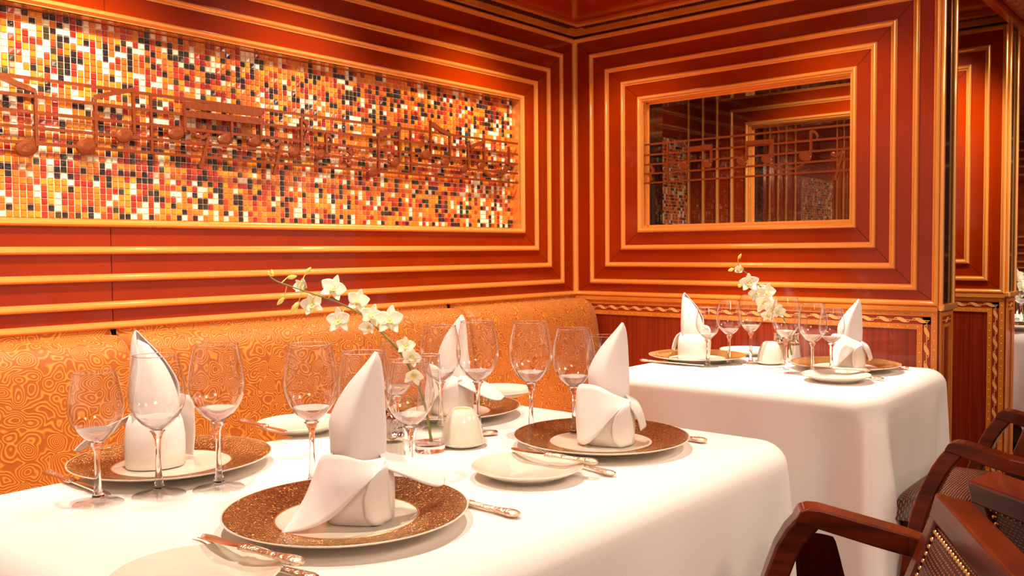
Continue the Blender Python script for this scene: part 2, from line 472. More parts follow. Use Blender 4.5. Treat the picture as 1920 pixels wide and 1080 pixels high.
# partition walls with a glazed opening (run along y, face -x)
TH = 0.14
def leaf_strip(b, to3, u0, u1, z0, z1, vertical=False, h=0.006, pitch=0.051):
    """cream leaf scroll inlaid along a band"""
    L = (z1-z0) if vertical else (u1-u0)
    n = max(1, int(L/pitch)); W = (u1-u0) if vertical else (z1-z0)
    for i in range(n):
        c = (i+0.5)*L/n
        P = []
        for s in range(9):        # leaf outline, pointed at both ends, leaning
            t = -1+s/4.0
            P.append((t*0.018, 0.26*W*t + 0.27*W*(1-t*t)))
        for s in range(7, 0, -1):
            t = -1+s/4.0
            P.append((t*0.018, 0.26*W*t - 0.27*W*(1-t*t)))
        Q = [(0.015, 0.32*W), (0.021, 0.26*W), (0.0235, 0.06*W), (0.018, 0.17*W)]
        R = [(-0.015, -0.32*W), (-0.021, -0.26*W), (-0.0235, -0.06*W), (-0.018, -0.17*W)]
        for poly in (P, Q, R):
            V = []
            for a, d in poly:
                if vertical: V.append(to3((u0+u1)/2 + d, z0+c+a, h))
                else: V.append(to3(u0+c+a, (z0+z1)/2+d, h))
            b.add(V, [tuple(range(len(V)))], 'inlay_leaf')
    # thin ribbon
    mid = ((u0+u1)/2) if vertical else ((z0+z1)/2)
    rw = 0.0011
    if vertical: V = [to3(mid-rw, z0, h-0.0004), to3(mid+rw, z0, h-0.0004), to3(mid+rw, z1, h-0.0004), to3(mid-rw, z1, h-0.0004)]
    else: V = [to3(u0, mid-rw, h-0.0004), to3(u1, mid-rw, h-0.0004), to3(u1, mid+rw, h-0.0004), to3(u0, mid+rw, h-0.0004)]
    b.add(V, [(0, 1, 2, 3)], 'inlay_leaf')
def band(b, to3, u0, u1, z0, z1, key, h):
    V = [to3(u, z, hh) for hh in (0, h) for u, z in ((u0,z0),(u1,z0),(u1,z1),(u0,z1))]
    b.add(V, [(4,5,6,7),(0,1,5,4),(1,2,6,5),(2,3,7,6),(3,0,4,7)], key)
def beads(b, to3, u0, u1, z0, z1, vertical, step=0.028, h=0.0055):
    L = (z1-z0) if vertical else (u1-u0); n = int(L/step)
    for i in range(n):
        c = (i+0.5)*L/n; r = 0.0022
        cu, cz = ((u0+u1)/2, z0+c) if vertical else (u0+c, (z0+z1)/2)
        V = [to3(cu+r*cos(a*pi/3), cz+r*sin(a*pi/3), h) for a in range(6)]+[to3(cu, cz, h+0.0015)]
        b.add(V, [(a, (a+1) % 6, 6) for a in range(6)], 'inlay_leaf')

def partition(xf, name, label, win, glazed=True, ymax=0.0):
    B3 = lambda u, z, h: Vector((xf-h, u, z))
    RB = [(-EB[k], -DB[k], H+ZB[k], H+ZT[k]) for k in range(5)]
    b = MB()
    for k in range(4, 0, -1): boards(b, B3, inset(RB[k], MW), RB[k-1], h=0.003)
    hole = inset(RB[0], MW)
    y0, y1, z0, z1 = hole
    b.box((xf, -1.345, 0), (xf+TH, 0.0, z0), 'backing'); b.box((xf, -1.345, z1), (xf+TH, 0.0, 2.05), 'backing')
    b.box((xf, -1.345, z0), (xf+TH, y0, z1), 'backing'); b.box((xf, y1, z0), (xf+TH, 0.0, z1), 'backing')
    # dado panel
    zd = H-0.1787
    b.add([B3(-1.345, 0, 0.002), B3(0, 0, 0.002), B3(0, zd, 0.002), B3(-1.345, zd, 0.002)], [(0, 1, 2, 3)], 'dado')
    # end face: dark gloss panel and dado, faces -y
    E3 = lambda u, z, h: Vector((u, -1.345-h, z))
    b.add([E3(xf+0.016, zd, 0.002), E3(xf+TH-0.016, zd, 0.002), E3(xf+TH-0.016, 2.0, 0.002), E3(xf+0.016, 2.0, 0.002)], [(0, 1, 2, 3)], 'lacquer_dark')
    b.add([E3(xf, 0, 0.002), E3(xf+TH, 0, 0.002), E3(xf+TH, zd, 0.002), E3(xf, zd, 0.002)], [(0, 1, 2, 3)], 'dado')
    # far face of the wall, seen through the opening in front of it or in passing
    G3 = lambda u, z, h: Vector((xf+TH+h, u, z))
    b.add([G3(-1.345, 0, 0.002), G3(0, 0, 0.002), G3(0, z0, 0.002), G3(-1.345, z0, 0.002)], [(3, 2, 1, 0)], 'lacquer')
    struct(b.build(name), label)
    for k in range(4, -1, -1): frame_ring(B3, RB[k])
    # corner posts and foot moulding of the end
    t = MB()
    t.box((xf-0.006, -1.356, zd), (xf+0.014, -1.345, 1.955), 'gold_trim'); t.box((xf+TH-0.016, -1.356, zd), (xf+TH+0.004, -1.345, 1.955), 'gold_trim')
    t.box((xf-0.010, -1.362, zd-0.012), (xf+TH+0.008, -1.345, zd+0.008), 'gold_trim')
    trim_no[0] += 1; struct(t.build('trim_%d' % trim_no[0], bevel=0.004))
    # inlaid dado frame
    d = MB(); za = zd-0.030
    band(d, B3, -1.345, 0, zd-0.014, zd, 'gold_wood', 0.012)
    band(d, B3, -1.343, 0, za, zd-0.014, 'gold_wood', 0.006); beads(d, B3, -1.343, 0, za, zd-0.014, False, h=0.006)
    band(d, B3, -1.326, 0, za-0.024, za, 'inlay_red', 0.004); leaf_strip(d, B3, -1.322, 0, za-0.024, za)
    band(d, B3, -1.302, 0, za-0.040, za-0.024, 'gold_wood', 0.006); beads(d, B3, -1.302, 0, za-0.040, za-0.024, False, h=0.006)
    band(d, B3, -1.343, -1.326, 0.0, za, 'gold_wood', 0.006); beads(d, B3, -1.343, -1.326, 0, za, True, h=0.006)
    band(d, B3, -1.326, -1.302, 0.0, za-0.002, 'inlay_red', 0.004); leaf_strip(d, B3, -1.326, -1.302, 0, za-0.02, True)
    band(d, B3, -1.302, -1.286, 0.0, za-0.040, 'gold_wood', 0.006); beads(d, B3, -1.302, -1.286, 0, za-0.04, True, h=0.006)
    band(d, E3, xf+0.002, xf+TH-0.002, za, zd-0.014, 'gold_wood', 0.006)
    band(d, E3, xf+0.018, xf+TH-0.018, za-0.024, za, 'inlay_red', 0.004); leaf_strip(d, E3, xf+0.02, xf+TH-0.02, za-0.024, za)
    band(d, E3, xf+0.040, xf+TH-0.040, za-0.034, za-0.024, 'gold_wood', 0.006)
    for a in (xf+0.002, xf+TH-0.018): band(d, E3, a, a+0.016, 0, za, 'gold_wood', 0.006)
    for a in (xf+0.030, xf+TH-0.040): band(d, E3, a, a+0.010, 0, za-0.024, 'gold_wood', 0.006)
    trim_no[0] += 1; struct(d.build('trim_%d' % trim_no[0]))
    # opening: golden reveal and pane
    wn = MB()
    fr = 0.004
    for xa, xb, key in ((xf, xf+0.045, 'gold_trim'), (xf+0.045, xf+TH, 'lacquer_dark')):
        for (lo, hi) in (((xa, y0, z0), (xb, y1, z0+fr)), ((xa, y0, z1-fr), (xb, y1, z1)), ((xa, y0, z0+fr), (xb, y0+fr, z1-fr)), ((xa, y1-fr, z0+fr), (xb, y1, z1-fr))):
            wn.box(lo, hi, key)
    # bead stop round the pane
    for (lo, hi) in (((xf+.030, y0+fr, z0+fr), (xf+.038, y1-fr, z0+.010)), ((xf+.030, y0+fr, z1-.010), (xf+.038, y1-fr, z1-fr)), ((xf+.030, y0+fr, z0+fr), (xf+.038, y0+.010, z1-fr)), ((xf+.030, y1-.010, z0+fr), (xf+.038, y1-fr, z1-fr))):
        wn.box(lo, hi, 'gold_trim')
    wo = struct(wn.build('window_%d' % win, bevel=0.001), 'glazed opening in the panelled partition, golden reveal')
    p = MB(); p.add([(xf+0.042, y0+fr, z0+fr), (xf+0.042, y1-fr, z0+fr), (xf+0.042, y1-fr, z1-fr), (xf+0.042, y0+fr, z1-fr)], [(0, 3, 2, 1)], 'pane_glass')
    p.build('pane', wo)
partition(0.0, 'wall_right', 'red lacquered partition of nested mitred boards around the small window', 1)
LB = 0.895
partition(LB, 'wall_middle', 'second panelled partition seen past the right edge of the first', 2)

# short wall of the bay between the partitions, with a dim mosaic, and the wall beyond
bw = MB()
bw.box((TH, 0.0, 0), (LB, 0.10, 2.05), 'lacquer'); bw.box((LB+TH, 0.0, 0), (5.0, 0.10, 2.05), 'lacquer')
struct(bw.build('wall_back'), 'dark red wall behind the partitions')
mosaic('mosaic_panel', 'dim glass mosaic seen through the window in the right partition', TH+0.01, LB-0.02, H+0.03, H+0.505, -0.008, seed=9)
mosaic('mosaic_panel', 'distant glass mosaic glimpsed through the second window', LB+TH+0.24, 1.60, H+0.08, H+0.50, -0.008, seed=11)
mosaic('mosaic_panel', 'farthest glass mosaic, right part of the view through both windows', 2.24, 2.72, H+0.08, H+0.42, -0.008, seed=12)
for xx in (1.66, 1.78, 1.89, 2.00, 2.13, 2.78, 2.90):
    t = MB(); t.box((xx, -0.012, H-0.18), (xx+0.018, 0.0, 1.955), 'gold_trim'); trim_no[0] += 1; struct(t.build('trim_%d' % trim_no[0], bevel=0.004))
fw = MB()
fw.box((5.0, -5.0, 0), (5.1, 0.1, 2.3), 'far_wall')
struct(fw.build('wall_far'), 'marbled dark red wall at the far end of the aisle')
F3 = lambda u, z, h: Vector((5.0-h, u, z))
for k in range(5): frame_ring(F3, (-1.30+0.07*(4-k)*0.9, -0.07*(4-k)-0.02, H+ZB[k], H+ZT[k]))
for zz in (1.75, 1.93, 1.02):
    t = MB(); t.box((4.985, -5, zz), (5.0, -1.31, zz+0.02), 'gold_trim'); trim_no[0] += 1; struct(t.build('trim_%d' % trim_no[0]))

# floor and ceiling
fl = MB(); fl.box((-6, -6, -0.05), (5.1, 0.1, 0.0), 'carpet'); struct(fl.build('floor'), 'dark carpet')
CZ = H+0.862
ce = MB()
ce.box((XL-0.3, -1.42, CZ), (5.0, 0.0, CZ+0.05), 'ceiling'); ce.box((-6, -6, 2.30), (5.0, -1.42, 2.35), 'ceiling')
ce.box((-6, -1.42, CZ), (5.0, -1.40, 2.31), 'ceiling_beam')
struct(ce.build('ceiling'), 'polished dark red wood ceiling')
cr_ = MB()
# cornice under the ceiling on the left wall and the partitions
cr_.box((XL, -0.014, H+0.836), (0.0, 0.0, H+0.858), 'gold_wood'); cr_.box((XL, -0.022, H+0.858), (0.0, 0.0, CZ), 'gold_wood')
trim_no[0] += 1; struct(cr_.build('trim_%d' % trim_no[0], bevel=0.002))
for xf in (0.0, LB):
    c = MB(); c.box((xf-0.014, -1.345, H+0.836), (xf, 0.0, H+0.858), 'gold_wood'); c.box((xf-0.022, -1.345, H+0.858), (xf, 0.0, CZ), 'gold_wood')
    trim_no[0] += 1; struct(c.build('trim_%d' % trim_no[0], bevel=0.002))
# carved beam along the aisle side of the bays
bm_ = MB()
for y0, y1, z0 in ((-1.375, -1.345, 0.040), (-1.50, -1.44, 0.050), (-1.62, -1.58, 0.030)):
    bm_.box((-4, y0, CZ-z0), (5.0, y1, CZ), 'ceiling_beam')
bm_.box((-4, -1.44, CZ-0.018), (5.0, -1.375, CZ), 'ceiling_beam')
bm_.box((-4, -1.80, CZ-0.010), (5.0, -1.50, CZ+0.0), 'ceiling')
trim_no[0] += 1; struct(bm_.build('trim_%d' % trim_no[0], bevel=0.004))
cv = MB()
C3 = lambda u, z, h: Vector((z, u, CZ-0.018-h+0.004))
leaf_strip(cv, C3, -1.436, -1.380, -0.2, 2.6, True, 0.005, 0.07)
trim_no[0] += 1; struct(cv.build('trim_%d' % trim_no[0]))

def grille(label, along_x, a0, a1, off):
    g = MB(); W0, W1 = 0.022, 0.062
    L = a1-a0; n = int(L/0.011)
    def bx(p0, p1, q0, q1, z0, z1, key):
        if along_x: g.box((p0-a0, -q1, z0), (p1-a0, -q0, z1), key)
        else: g.box((off-q1-off, p0-a0, z0), (off-q0-off, p1-a0, z1), key)
    root = thing('vent_grille', label, 'vent', (a0, 0, CZ-0.006) if along_x else (off, a0, CZ-0.006))
    bx(a0, a1, W0, W1, 0.003, 0.006, 'lacquer_dark'); g.build('backing', root)
    g = MB()
    for i in range(n):
        c = a0+(i+0.5)*L/n; bx(c-0.0022, c+0.0022, W0, W1, -0.002, 0.003, 'slat')
    g.build('slats', root)
    g = MB(); bx(a0, a1, W1, W1+0.004, -0.003, 0.006, 'gold_trim'); bx(a0, a1, W0-0.003, W0, -0.003, 0.006, 'gold_trim'); g.build('edge_strip', root)
grille('slatted ceiling vent running along the top of the mosaic wall', True, XL, -0.066, 0)
grille('slatted ceiling vent running along the top of the window partition', False, -1.33, -0.066, 0.0)
grille('slatted ceiling vent in the bay behind the window partition', False, -1.33, -0.066, LB)

# ------------------------------------------------------------------ musical reliefs
def note_head(b, c, to, a=0.026, bb=0.018, tilt=25, th=0.007):
    n = 20; t = radians(tilt)
    def pt(k, s, h):
        x, z = a*s*cos(2*pi*k/n), bb*s*sin(2*pi*k/n)
        return to(c[0]+x*cos(t)-z*sin(t), c[1]+x*sin(t)+z*cos(t), h)
    rows = [[pt(k, 1, 0) for k in range(n)], [pt(k, 1, th*0.5) for k in range(n)], [pt(k, .86, th*.85) for k in range(n)], [pt(k, .5, th*1.05) for k in range(n)]]
    b.grid(rows, 'copper', closed=True)
    b.add(rows[-1], [tuple(range(n))], 'copper'); b.add(rows[0], [tuple(reversed(range(n)))], 'copper')
def strip(b, to, pts, wd, th=0.005, taper=None):
    """flat strip following points (u,z)"""
    k = len(pts); L = []; R = []
    for i, p in enumerate(pts):
        a = Vector(pts[max(i-1, 0)]); c = Vector(pts[min(i+1, k-1)]); d = (c-a).normalized(); nrm = Vector((-d.y, d.x))
        ww = wd*(taper[i] if taper else 1.0)/2
        L.append(Vector(p)+nrm*ww); R.append(Vector(p)-nrm*ww)
    V = []
    for i in range(k): V += [to(L[i].x, L[i].y, 0), to(R[i].x, R[i].y, 0), to(R[i].x, R[i].y, th), to(L[i].x, L[i].y, th)]
    Fc = []
    for i in range(k-1):
        for j in range(4): Fc.append((4*i+j, 4*i+(j+1) % 4, 4*i+4+(j+1) % 4, 4*i+4+j))
    Fc += [(3, 2, 1, 0), (4*k-4, 4*k-3, 4*k-2, 4*k-1)]
    b.add(V, Fc, 'copper')
def slab(b, to, poly, th=0.006):
    n = len(poly)
    V = [to(u, z, 0) for u, z in poly]+[to(u, z, th) for u, z in poly]
    b.add(V, [tuple(reversed(range(n))), tuple(range(n, 2*n))]+[(i, (i+1) % n, n+(i+1) % n, n+i) for i in range(n)], 'copper')
SZ = [0.390, 0.351, 0.3155, 0.2815, 0.2475]

root = thing('music_relief', 'copper staff of musical notes mounted across the mosaic', 'wall sculpture', (-1.5, 0.004, H+0.3))
T1 = lambda u, z, h: Vector((u+1.5, -h, z-0.3))
def pA(u, v):
    p = ony(u, v, 0.0); return (p.x, p.z-H)
for z in SZ:
    b = MB(); pts = [(-2.68+i*0.1165, z) for i in range(21)]
    strip(b, T1, pts, 0.0072, 0.006); b.build('staff_line', root)
def bar_line(px):
    x = pA(px, 250)[0]; b = MB(); strip(b, T1, [(x, SZ[0]+.002), (x, SZ[4]-.002)], 0.006, 0.007); b.build('bar_line', root)
for px in (284, 770): bar_line(px)
def note(heads, stems, beams=(), flags=(), name='note'):
    b = MB()
    for u, v, k in heads: note_head(b, pA(u, v), T1, 0.026*k, 0.019*k, 22)
    for u, v0, v1 in stems:
        a, c = pA(u, v0), pA(u, v1); strip(b, T1, [a, (a[0], c[1])], 0.007, 0.008)
    for q in beams: slab(b, T1, [pA(*p) for p in q], 0.009)
    for f in flags: strip(b, T1, [tuple(p) for p in cr([(*pA(*p), 0) for p in f], 12)] if False else [(p.x, p.y) for p in cr([Vector((*pA(*p), 0)) for p in f], 12)], 0.010, 0.007, [1-.7*i/11 for i in range(12)])
    b.build('beamed_notes' if beams else name, root)
note([(50, 277, 1.0)], [(66, 175, 274)], [[(-14, 131), (0, 138), (66, 167), (66, 176), (34, 164), (-14, 143)]])
note([(163, 274, .98), (234, 254, .92)], [(178, 186, 270), (249, 165, 250)], [[(176, 178), (208, 171), (249, 164), (249, 173), (208, 180), (178, 188)]])
note([(331, 250, .9), (423, 261, .88), (479, 265, .82)], [(345, 191, 248), (433, 202, 258), (488, 207, 262)],
     [[(345, 190), (489, 206), (489, 219), (345, 203)], [(345, 207), (489, 222), (489, 234), (345, 219)]])
note([(553, 285, .82)], [(564, 222, 282)], (), [[(564, 222), (572, 229), (575, 240), (571, 250)], [(564, 236), (571, 243), (573, 254), (569, 262)]], 'eighth_note')
note([(601, 290, .8)], [(611, 252, 288)], (), [[(611, 252), (619, 257), (622, 268), (619, 278)]], 'eighth_note')
note([(700, 322, .85), (741, 304, .80)], [(709, 256, 320), (748, 240, 302)], [[(708, 249), (730, 243), (749, 237), (749, 245), (730, 251), (709, 259)]])
note([(800, 290, .8), (836, 304, .8)], [(807, 228, 288), (843, 252, 303)], [[(806, 226), (826, 240), (844, 250), (844, 257), (826, 249), (807, 236)]])
note([(871, 317, .72)], [(877, 268, 316)], [[(880, 272), (893, 267), (908, 262), (908, 268), (893, 274), (881, 280)]])
note([(903, 311, .72)], [(907, 265, 309)], ())
note([(947, 318, .75)], [(954, 275, 316)], (), [[(905, 318), (918, 329), (932, 331), (945, 326), (953, 314)]], 'tied_note')
def rest(pts, wd, knobs=()):
    b = MB(); strip(b, T1, [(p.x, p.y) for p in cr([Vector((*pA(*p), 0)) for p in pts], 14)], wd, 0.007)
    for u, v in knobs: note_head(b, pA(u, v), T1, 0.009, 0.008, 0)
    b.build('rest', root)
rest([(371, 254), (381, 258), (391, 252), (385, 280), (376, 316)], 0.008, [(371, 255), (366, 279)])
rest([(510, 268), (518, 272), (526, 267), (520, 300), (513, 328)], 0.008, [(511, 268), (507, 290)])
rest([(652, 281), (659, 290), (653, 297), (659, 306)], 0.010, [(655, 308)])

root = thing('music_relief', 'copper staff of musical notes stretched across the window of the right partition', 'wall sculpture', (0.012, -0.70, H+0.3))
T2f = lambda u, z, h: Vector((-h, u+0.70, z-0.3))
T1 = T2f
def pB(a, b_):
    p = onx(1180+a/3.272, 120+b_/3.272, 0.010); return (p.y, p.z-H)
pA = pB
for z in SZ:
    b = MB(); strip(b, T1, [(-0.3185-i*0.0763, z) for i in range(11)], 0.0062, 0.006); b.build('staff_line', root)
b = MB(); x = pB(237, 600)[0]; strip(b, T1, [(x, SZ[0]), (x, SZ[4])], 0.006, 0.007); b.build('bar_line', root)
note([(338, 622, .78), (474, 614, .78)], [(367, 612, 512), (504, 604, 496)], [[(362, 512), (508, 492), (508, 524), (362, 540)]])
note([(690, 600, .80), (843, 586, .80)], [(722, 590, 480), (878, 576, 464)], [[(714, 474), (884, 460), (884, 488), (714, 502)]])
note([(1078, 568, .86)], [(1115, 560, 410)], (), [[(1115, 412), (1140, 418), (1156, 440), (1152, 470)]], 'eighth_note')
note([], [], (), [[(868, 625), (920, 642), (980, 648), (1040, 630), (1085, 602)]], 'slur')
rest([(1248, 552), (1270, 566), (1308, 540), (1290, 620), (1265, 712)], 0.009, [(1252, 553)])
rest([(133, 622), (148, 660), (128, 680), (142, 716)], 0.010)

# ------------------------------------------------------------------ banquette
bq = thing('banquette', 'long gold paisley upholstered bench along the mosaic wall', 'bench', (-1.5, 0, 0))
def backrest(x0, x1):
    b = MB(); r = 0.07
    prof = [(0.004, 0.30), (0.004, 0.885), (0.012, 0.899), (0.035, 0.907), (0.06, 0.905), (0.086, 0.892), (0.106, 0.868), (0.118, 0.83), (0.130, 0.75), (0.146, 0.62), (0.160, 0.50), (0.162, 0.30)]
    q = [(p.x, p.y) for p in cr([Vector((a, c, 0)) for a, c in prof], 46)]
    rows = []
    n = 9
    xs = [(x0, -0.018), (x0+0.004, -0.009), (x0+0.012, -0.003), (x0+0.026, 0)]
    xs += [(x0+0.026+(x1-x0-0.052)*i/24, 0) for i in range(1, 24)]
    xs += [(x1-0.026, 0), (x1-0.012, -0.003), (x1-0.004, -0.009), (x1, -0.018)]
    for x, d in xs:
        row = []
        for i, (a, c) in enumerate(q):
            a2 = max(0.004, a+d) if i > 2 else a
            row.append((x+1.5, -a2, c+(d*0.7 if c > 0.6 else 0)))
        rows.append(row)
    b.grid(rows, 'damask')
    b.add(rows[0], [tuple(range(len(rows[0])))], 'damask'); b.add(rows[-1], [tuple(reversed(range(len(rows[0]))))], 'damask')
    b.build('backrest', bq, smooth=50)
for x0, x1 in ((-3.05, -1.853), (-1.850, -0.722), (-0.719, -0.004)): backrest(x0, x1)
b = MB(); b.box((-3.05+1.5, -0.570, 0.30), (-0.004+1.5, -0.165, 0.455), 'damask'); b.build('seat', bq, bevel=0.03)
b = MB(); b.box((-3.05+1.5, -0.53, 0.0), (-0.004+1.5, -0.012, 0.298), 'dado'); b.build('plinth', bq)

# ------------------------------------------------------------------ tables and cloths
TZ = H-0.348
def table(label, x0, x1, y0, y1):
    t = thing('dining_table', label, 'table', ((x0+x1)/2, (y0+y1)/2, 0))
    hx, hy = (x1-x0)/2-0.058, (y1-y0)/2-0.058
    b = MB(); b.box((-hx, -hy, TZ-0.035), (hx, hy, TZ-0.004), 'table_wood'); b.build('tabletop', t, bevel=0.008)
    b = MB(); b.lathe([(0.04, 0.03), (0.04, TZ-0.035)], 20, 'table_wood'); b.build('pedestal', t)
    b = MB(); b.lathe([(0.22, 0.0), (0.21, 0.02), (0.05, 0.035)], 28, 'table_wood'); b.build('base', t)
def cloth(label, x0, x1, y0, y1, drop, seed, drops=None, group=None, corner=0.11, dipk=0.030, wallside=False):
    """linen cloth: flat top, soft rolled edge, hanging folds, pointed corners"""
    rnd = random.Random(seed)
    cx, cy = (x0+x1)/2, (y0+y1)/2; hx, hy = (x1-x0)/2, (y1-y0)/2
    rc = 0.062
    # perimeter of samples: (point, outward normal, corner weight, arclength, side)
    per = []
    def side(ax, ay, bx, by, nx, ny, n, sd):
        for i in range(n):
            t = i/n; t = t-0.75*sin(2*pi*t)/(2*pi)
            per.append((ax+(bx-ax)*t, ay+(by-ay)*t, nx, ny, 0.0, sd))
    n_s = 90; n_c = 16
    ix, iy = hx-rc, hy-rc
    sides = [((-ix, -hy), (ix, -hy), (0, -1)), ((hx, -iy), (hx, iy), (1, 0)), ((ix, hy), (-ix, hy), (0, 1)), ((-hx, iy), (-hx, -iy), (-1, 0))]
    cc = [(ix, -iy), (ix, iy), (-ix, iy), (-ix, -iy)]
    a0 = [-pi/2, 0, pi/2, pi]
    for k, (a, c, nn) in enumerate(sides):
        side(a[0], a[1], c[0], c[1], nn[0], nn[1], n_s, k)
        for i in range(n_c):
            t = i/n_c; an = a0[k]+t*pi/2
            per.append((cc[k][0]+rc*cos(an), cc[k][1]+rc*sin(an), cos(an), sin(an), 0.0, k+0.5))
    N = len(per)
    ph = [rnd.uniform(0, 6.28) for _ in range(6)]
    # distance to the nearest corner along the edge
    def cdist(x, y):
        return min(sqrt((abs(x)-hx)**2+(abs(y)-hy)**2), 9)
    rows = []
    RR = 0.050                       # roll-over radius of the linen over the edge
    prof = []
    for i in range(9):
        a = i/8*pi/2; prof.append((RR*sin(a)-RR, -RR*(1-cos(a))*0.9, 0))
    nd = 22
    for i in range(1, nd+1): prof.append((0, -RR*0.9, i/nd))
    for (o, dz, td) in prof:
        row = []
        for i, (x, y, nx, ny, _, sd) in enumerate(per):
            d = cdist(x, y); s = i/N*2*pi
            wd_ = 0.045+0.050*td
            sm = min(1.0, max(0.0, (wd_+0.018-d)/0.036)); cwt = sm*sm*(3-2*sm)
            side_k = int(sd) % 4
            drp = drop if drops is None else drops[side_k]
            extra = 0.27*cwt*(1.0 if y < 0 else 0.3)
            z = dz-td*(drp+extra)
            # folds: broad waves, growing downwards; a standing pleat at each corner
            arc = (x if side_k in (0, 2) else y)
            wave = 0.010*sin(arc*11+ph[0]+side_k)+0.007*sin(arc*23+ph[1]+2*side_k)
            pleat = corner*cwt*td**0.75*(1.0 if y < 0 else 0.12)*(1.0 if x < 0 or not wallside else 0.2)
            dip = -dipk*math.exp(-((d-wd_-0.06)/0.05)**2)*td**0.8+0.35*dipk*math.exp(-((d-wd_-0.20)/0.06)**2)*td
            flare = 0.012*td
            g = td**0.9
            out = o+wave*g+flare+dip
            px, py = x+nx*out, y+ny*out
            dgx, dgy = math.copysign(0.7071, x), math.copysign(0.7071, y)
            px += dgx*pleat; py += dgy*pleat
            ripple = 0.0012*sin(arc*60+ph[2]+td*3)*td
            row.append((px+nx*ripple, py+ny*ripple, z))
        rows.append(row)
    b = MB(); b.grid(rows, 'linen', closed=True)
    # top: rings toward the middle
    base = rows[0]
    ctr = [[(p[0]*f, p[1]*f, 0.0) for p in base] for f in (1.0, 0.75, 0.5, 0.25)]
    b.grid(ctr[::-1], 'linen', closed=True); b.add(ctr[-1], [tuple(range(N))], 'linen')
    o = b.build('tablecloth', smooth=180, subsurf=0)
    o.location = (cx, cy, TZ)
    tag(o, label, 'tablecloth', group)
    return o
T1R = (-2.46, -1.272, -1.442, -0.648)
T2R = (-0.705, -0.085, -1.405, -0.612)
T3R = (1.20, 2.35, -1.46, -0.64)
table('large dining table under the white cloth in the foreground', *[T1R[i] for i in (0, 1, 2, 3)])
table('small dining table under the white cloth by the window partition', *T2R)
table('dining table under the white cloth at the far right edge', *T3R)
cloth('white linen tablecloth over the large foreground table', *T1R, 0.36, 1, corner=0.030, dipk=0.012)
cloth('white linen tablecloth with a long pointed corner fold, over the table by the window partition', *T2R, 0.315, 2, corner=0.115, wallside=True)
cloth('white linen tablecloth at the far right edge beyond the second partition', *T3R, 0.33, 3)

# ------------------------------------------------------------------ tableware
def make_charger(loc, label, group, scale=1.0):
    t = thing('charger_plate', label, 'plate', loc, 0, group, scale)
    b = MB()
    b.lathe([(0.085, 0.0), (0.088, 0.002), (0.092, 0.007), (0.152, 0.0185), (0.1555, 0.0205), (0.1555, 0.0215), (0.1535, 0.0217)], 96, 'porcelain', True, False)
    b.lathe([(0.092, 0.0095), (0.0885, 0.0085), (0.080, 0.0072), (0.04, 0.0068), (0.001, 0.0068)], 96, 'porcelain', False, True)
    b.build('plate_body', t, smooth=40)
    b = MB(); b.lathe([(0.1535, 0.0217), (0.150, 0.0214), (0.120, 0.0162), (0.098, 0.0112), (0.092, 0.0095)], 96, 'gold_rim', False, False)
    r = b.build('gold_rim', t, smooth=60); r['label'] = 'crackled gold rim'
    b = MB(); b.lathe([(0.0925, 0.0096), (0.0915, 0.0101), (0.0902, 0.0094)], 96, 'brass', False, False); b.build('inner_line', t, smooth=60)
    return t
C = {1: (-2.105, -0.742), 2: (-2.108, -1.190), 3: (-1.500, -0.768), 4: (-1.540, -1.190)}
D_ = {1: (-0.370, -0.742), 2: (-0.300, -1.175)}
GC = 'gold rimmed charger plates'
ch0 = make_charger((*C[1], TZ), 'gold-rimmed charger plate at the far left, behind three wine glasses', GC)
dup(ch0, (*C[2], TZ), 0.3, 'gold-rimmed charger plate nearest the viewer, under the napkin with the long left flap', GC)
dup(ch0, (*C[3], TZ), 0.5, 'gold-rimmed charger plate behind the porcelain dome and bud vase', GC)
dup(ch0, (*C[4], TZ), 0.9, 'gold-rimmed charger plate at the right end of the foreground table', GC)
dup(ch0, (*D_[1], TZ), 0.2, 'gold-rimmed charger plate on the far side of the table by the window partition', GC, 0.96)
dup(ch0, (*D_[2], TZ), 0.7, 'gold-rimmed charger plate on the aisle side of the table by the window partition', GC, 0.96)
p3 = onz(1906, 652, TZ+0.02)
dup(ch0, (1.36, -1.30, TZ), 0.7, 'gold-rimmed charger plate on the table at the far right edge', GC)

def make_small_plate(loc, label, group):
    t = thing('butter_plate', label, 'plate', loc, 0, group)
    b = MB(); b.lathe([(0.05, 0.0), (0.052, 0.003), (0.062, 0.006), (0.084, 0.0165), (0.0865, 0.0185), (0.0850, 0.0198), (0.078, 0.0168), (0.060, 0.0095), (0.052, 0.0078), (0.001, 0.0074)], 72, 'porcelain')
    b.build('dish', t, smooth=50)
    return t
GP = 'white butter plates'
BP = {1: (-1.815, -0.655), 2: (-2.350, -1.245), 3: (-1.262, -0.690), 4: (-1.786, -1.224)}
sp0 = make_small_plate((*BP[2], TZ), 'white butter plate cut off by the bottom edge at the left', GP)
dup(sp0, (*BP[4], TZ), 0, 'white butter plate in front of the porcelain dome on the foreground table', GP)
dup(sp0, (-1.795, -0.66, TZ), 0, 'white butter plate against the bench, behind the tall glass left of centre', GP)
dup(sp0, (-1.258, -0.700, TZ), 0, 'white butter plate at the far end of the foreground table by the bench', GP)
dup(sp0, (-0.530, -1.236, TZ), 0, 'white butter plate at the near edge of the table by the window partition', GP)
dup(sp0, (-0.135, -0.795, TZ), 0, 'white butter plate behind the glasses on the table by the window partition', GP)

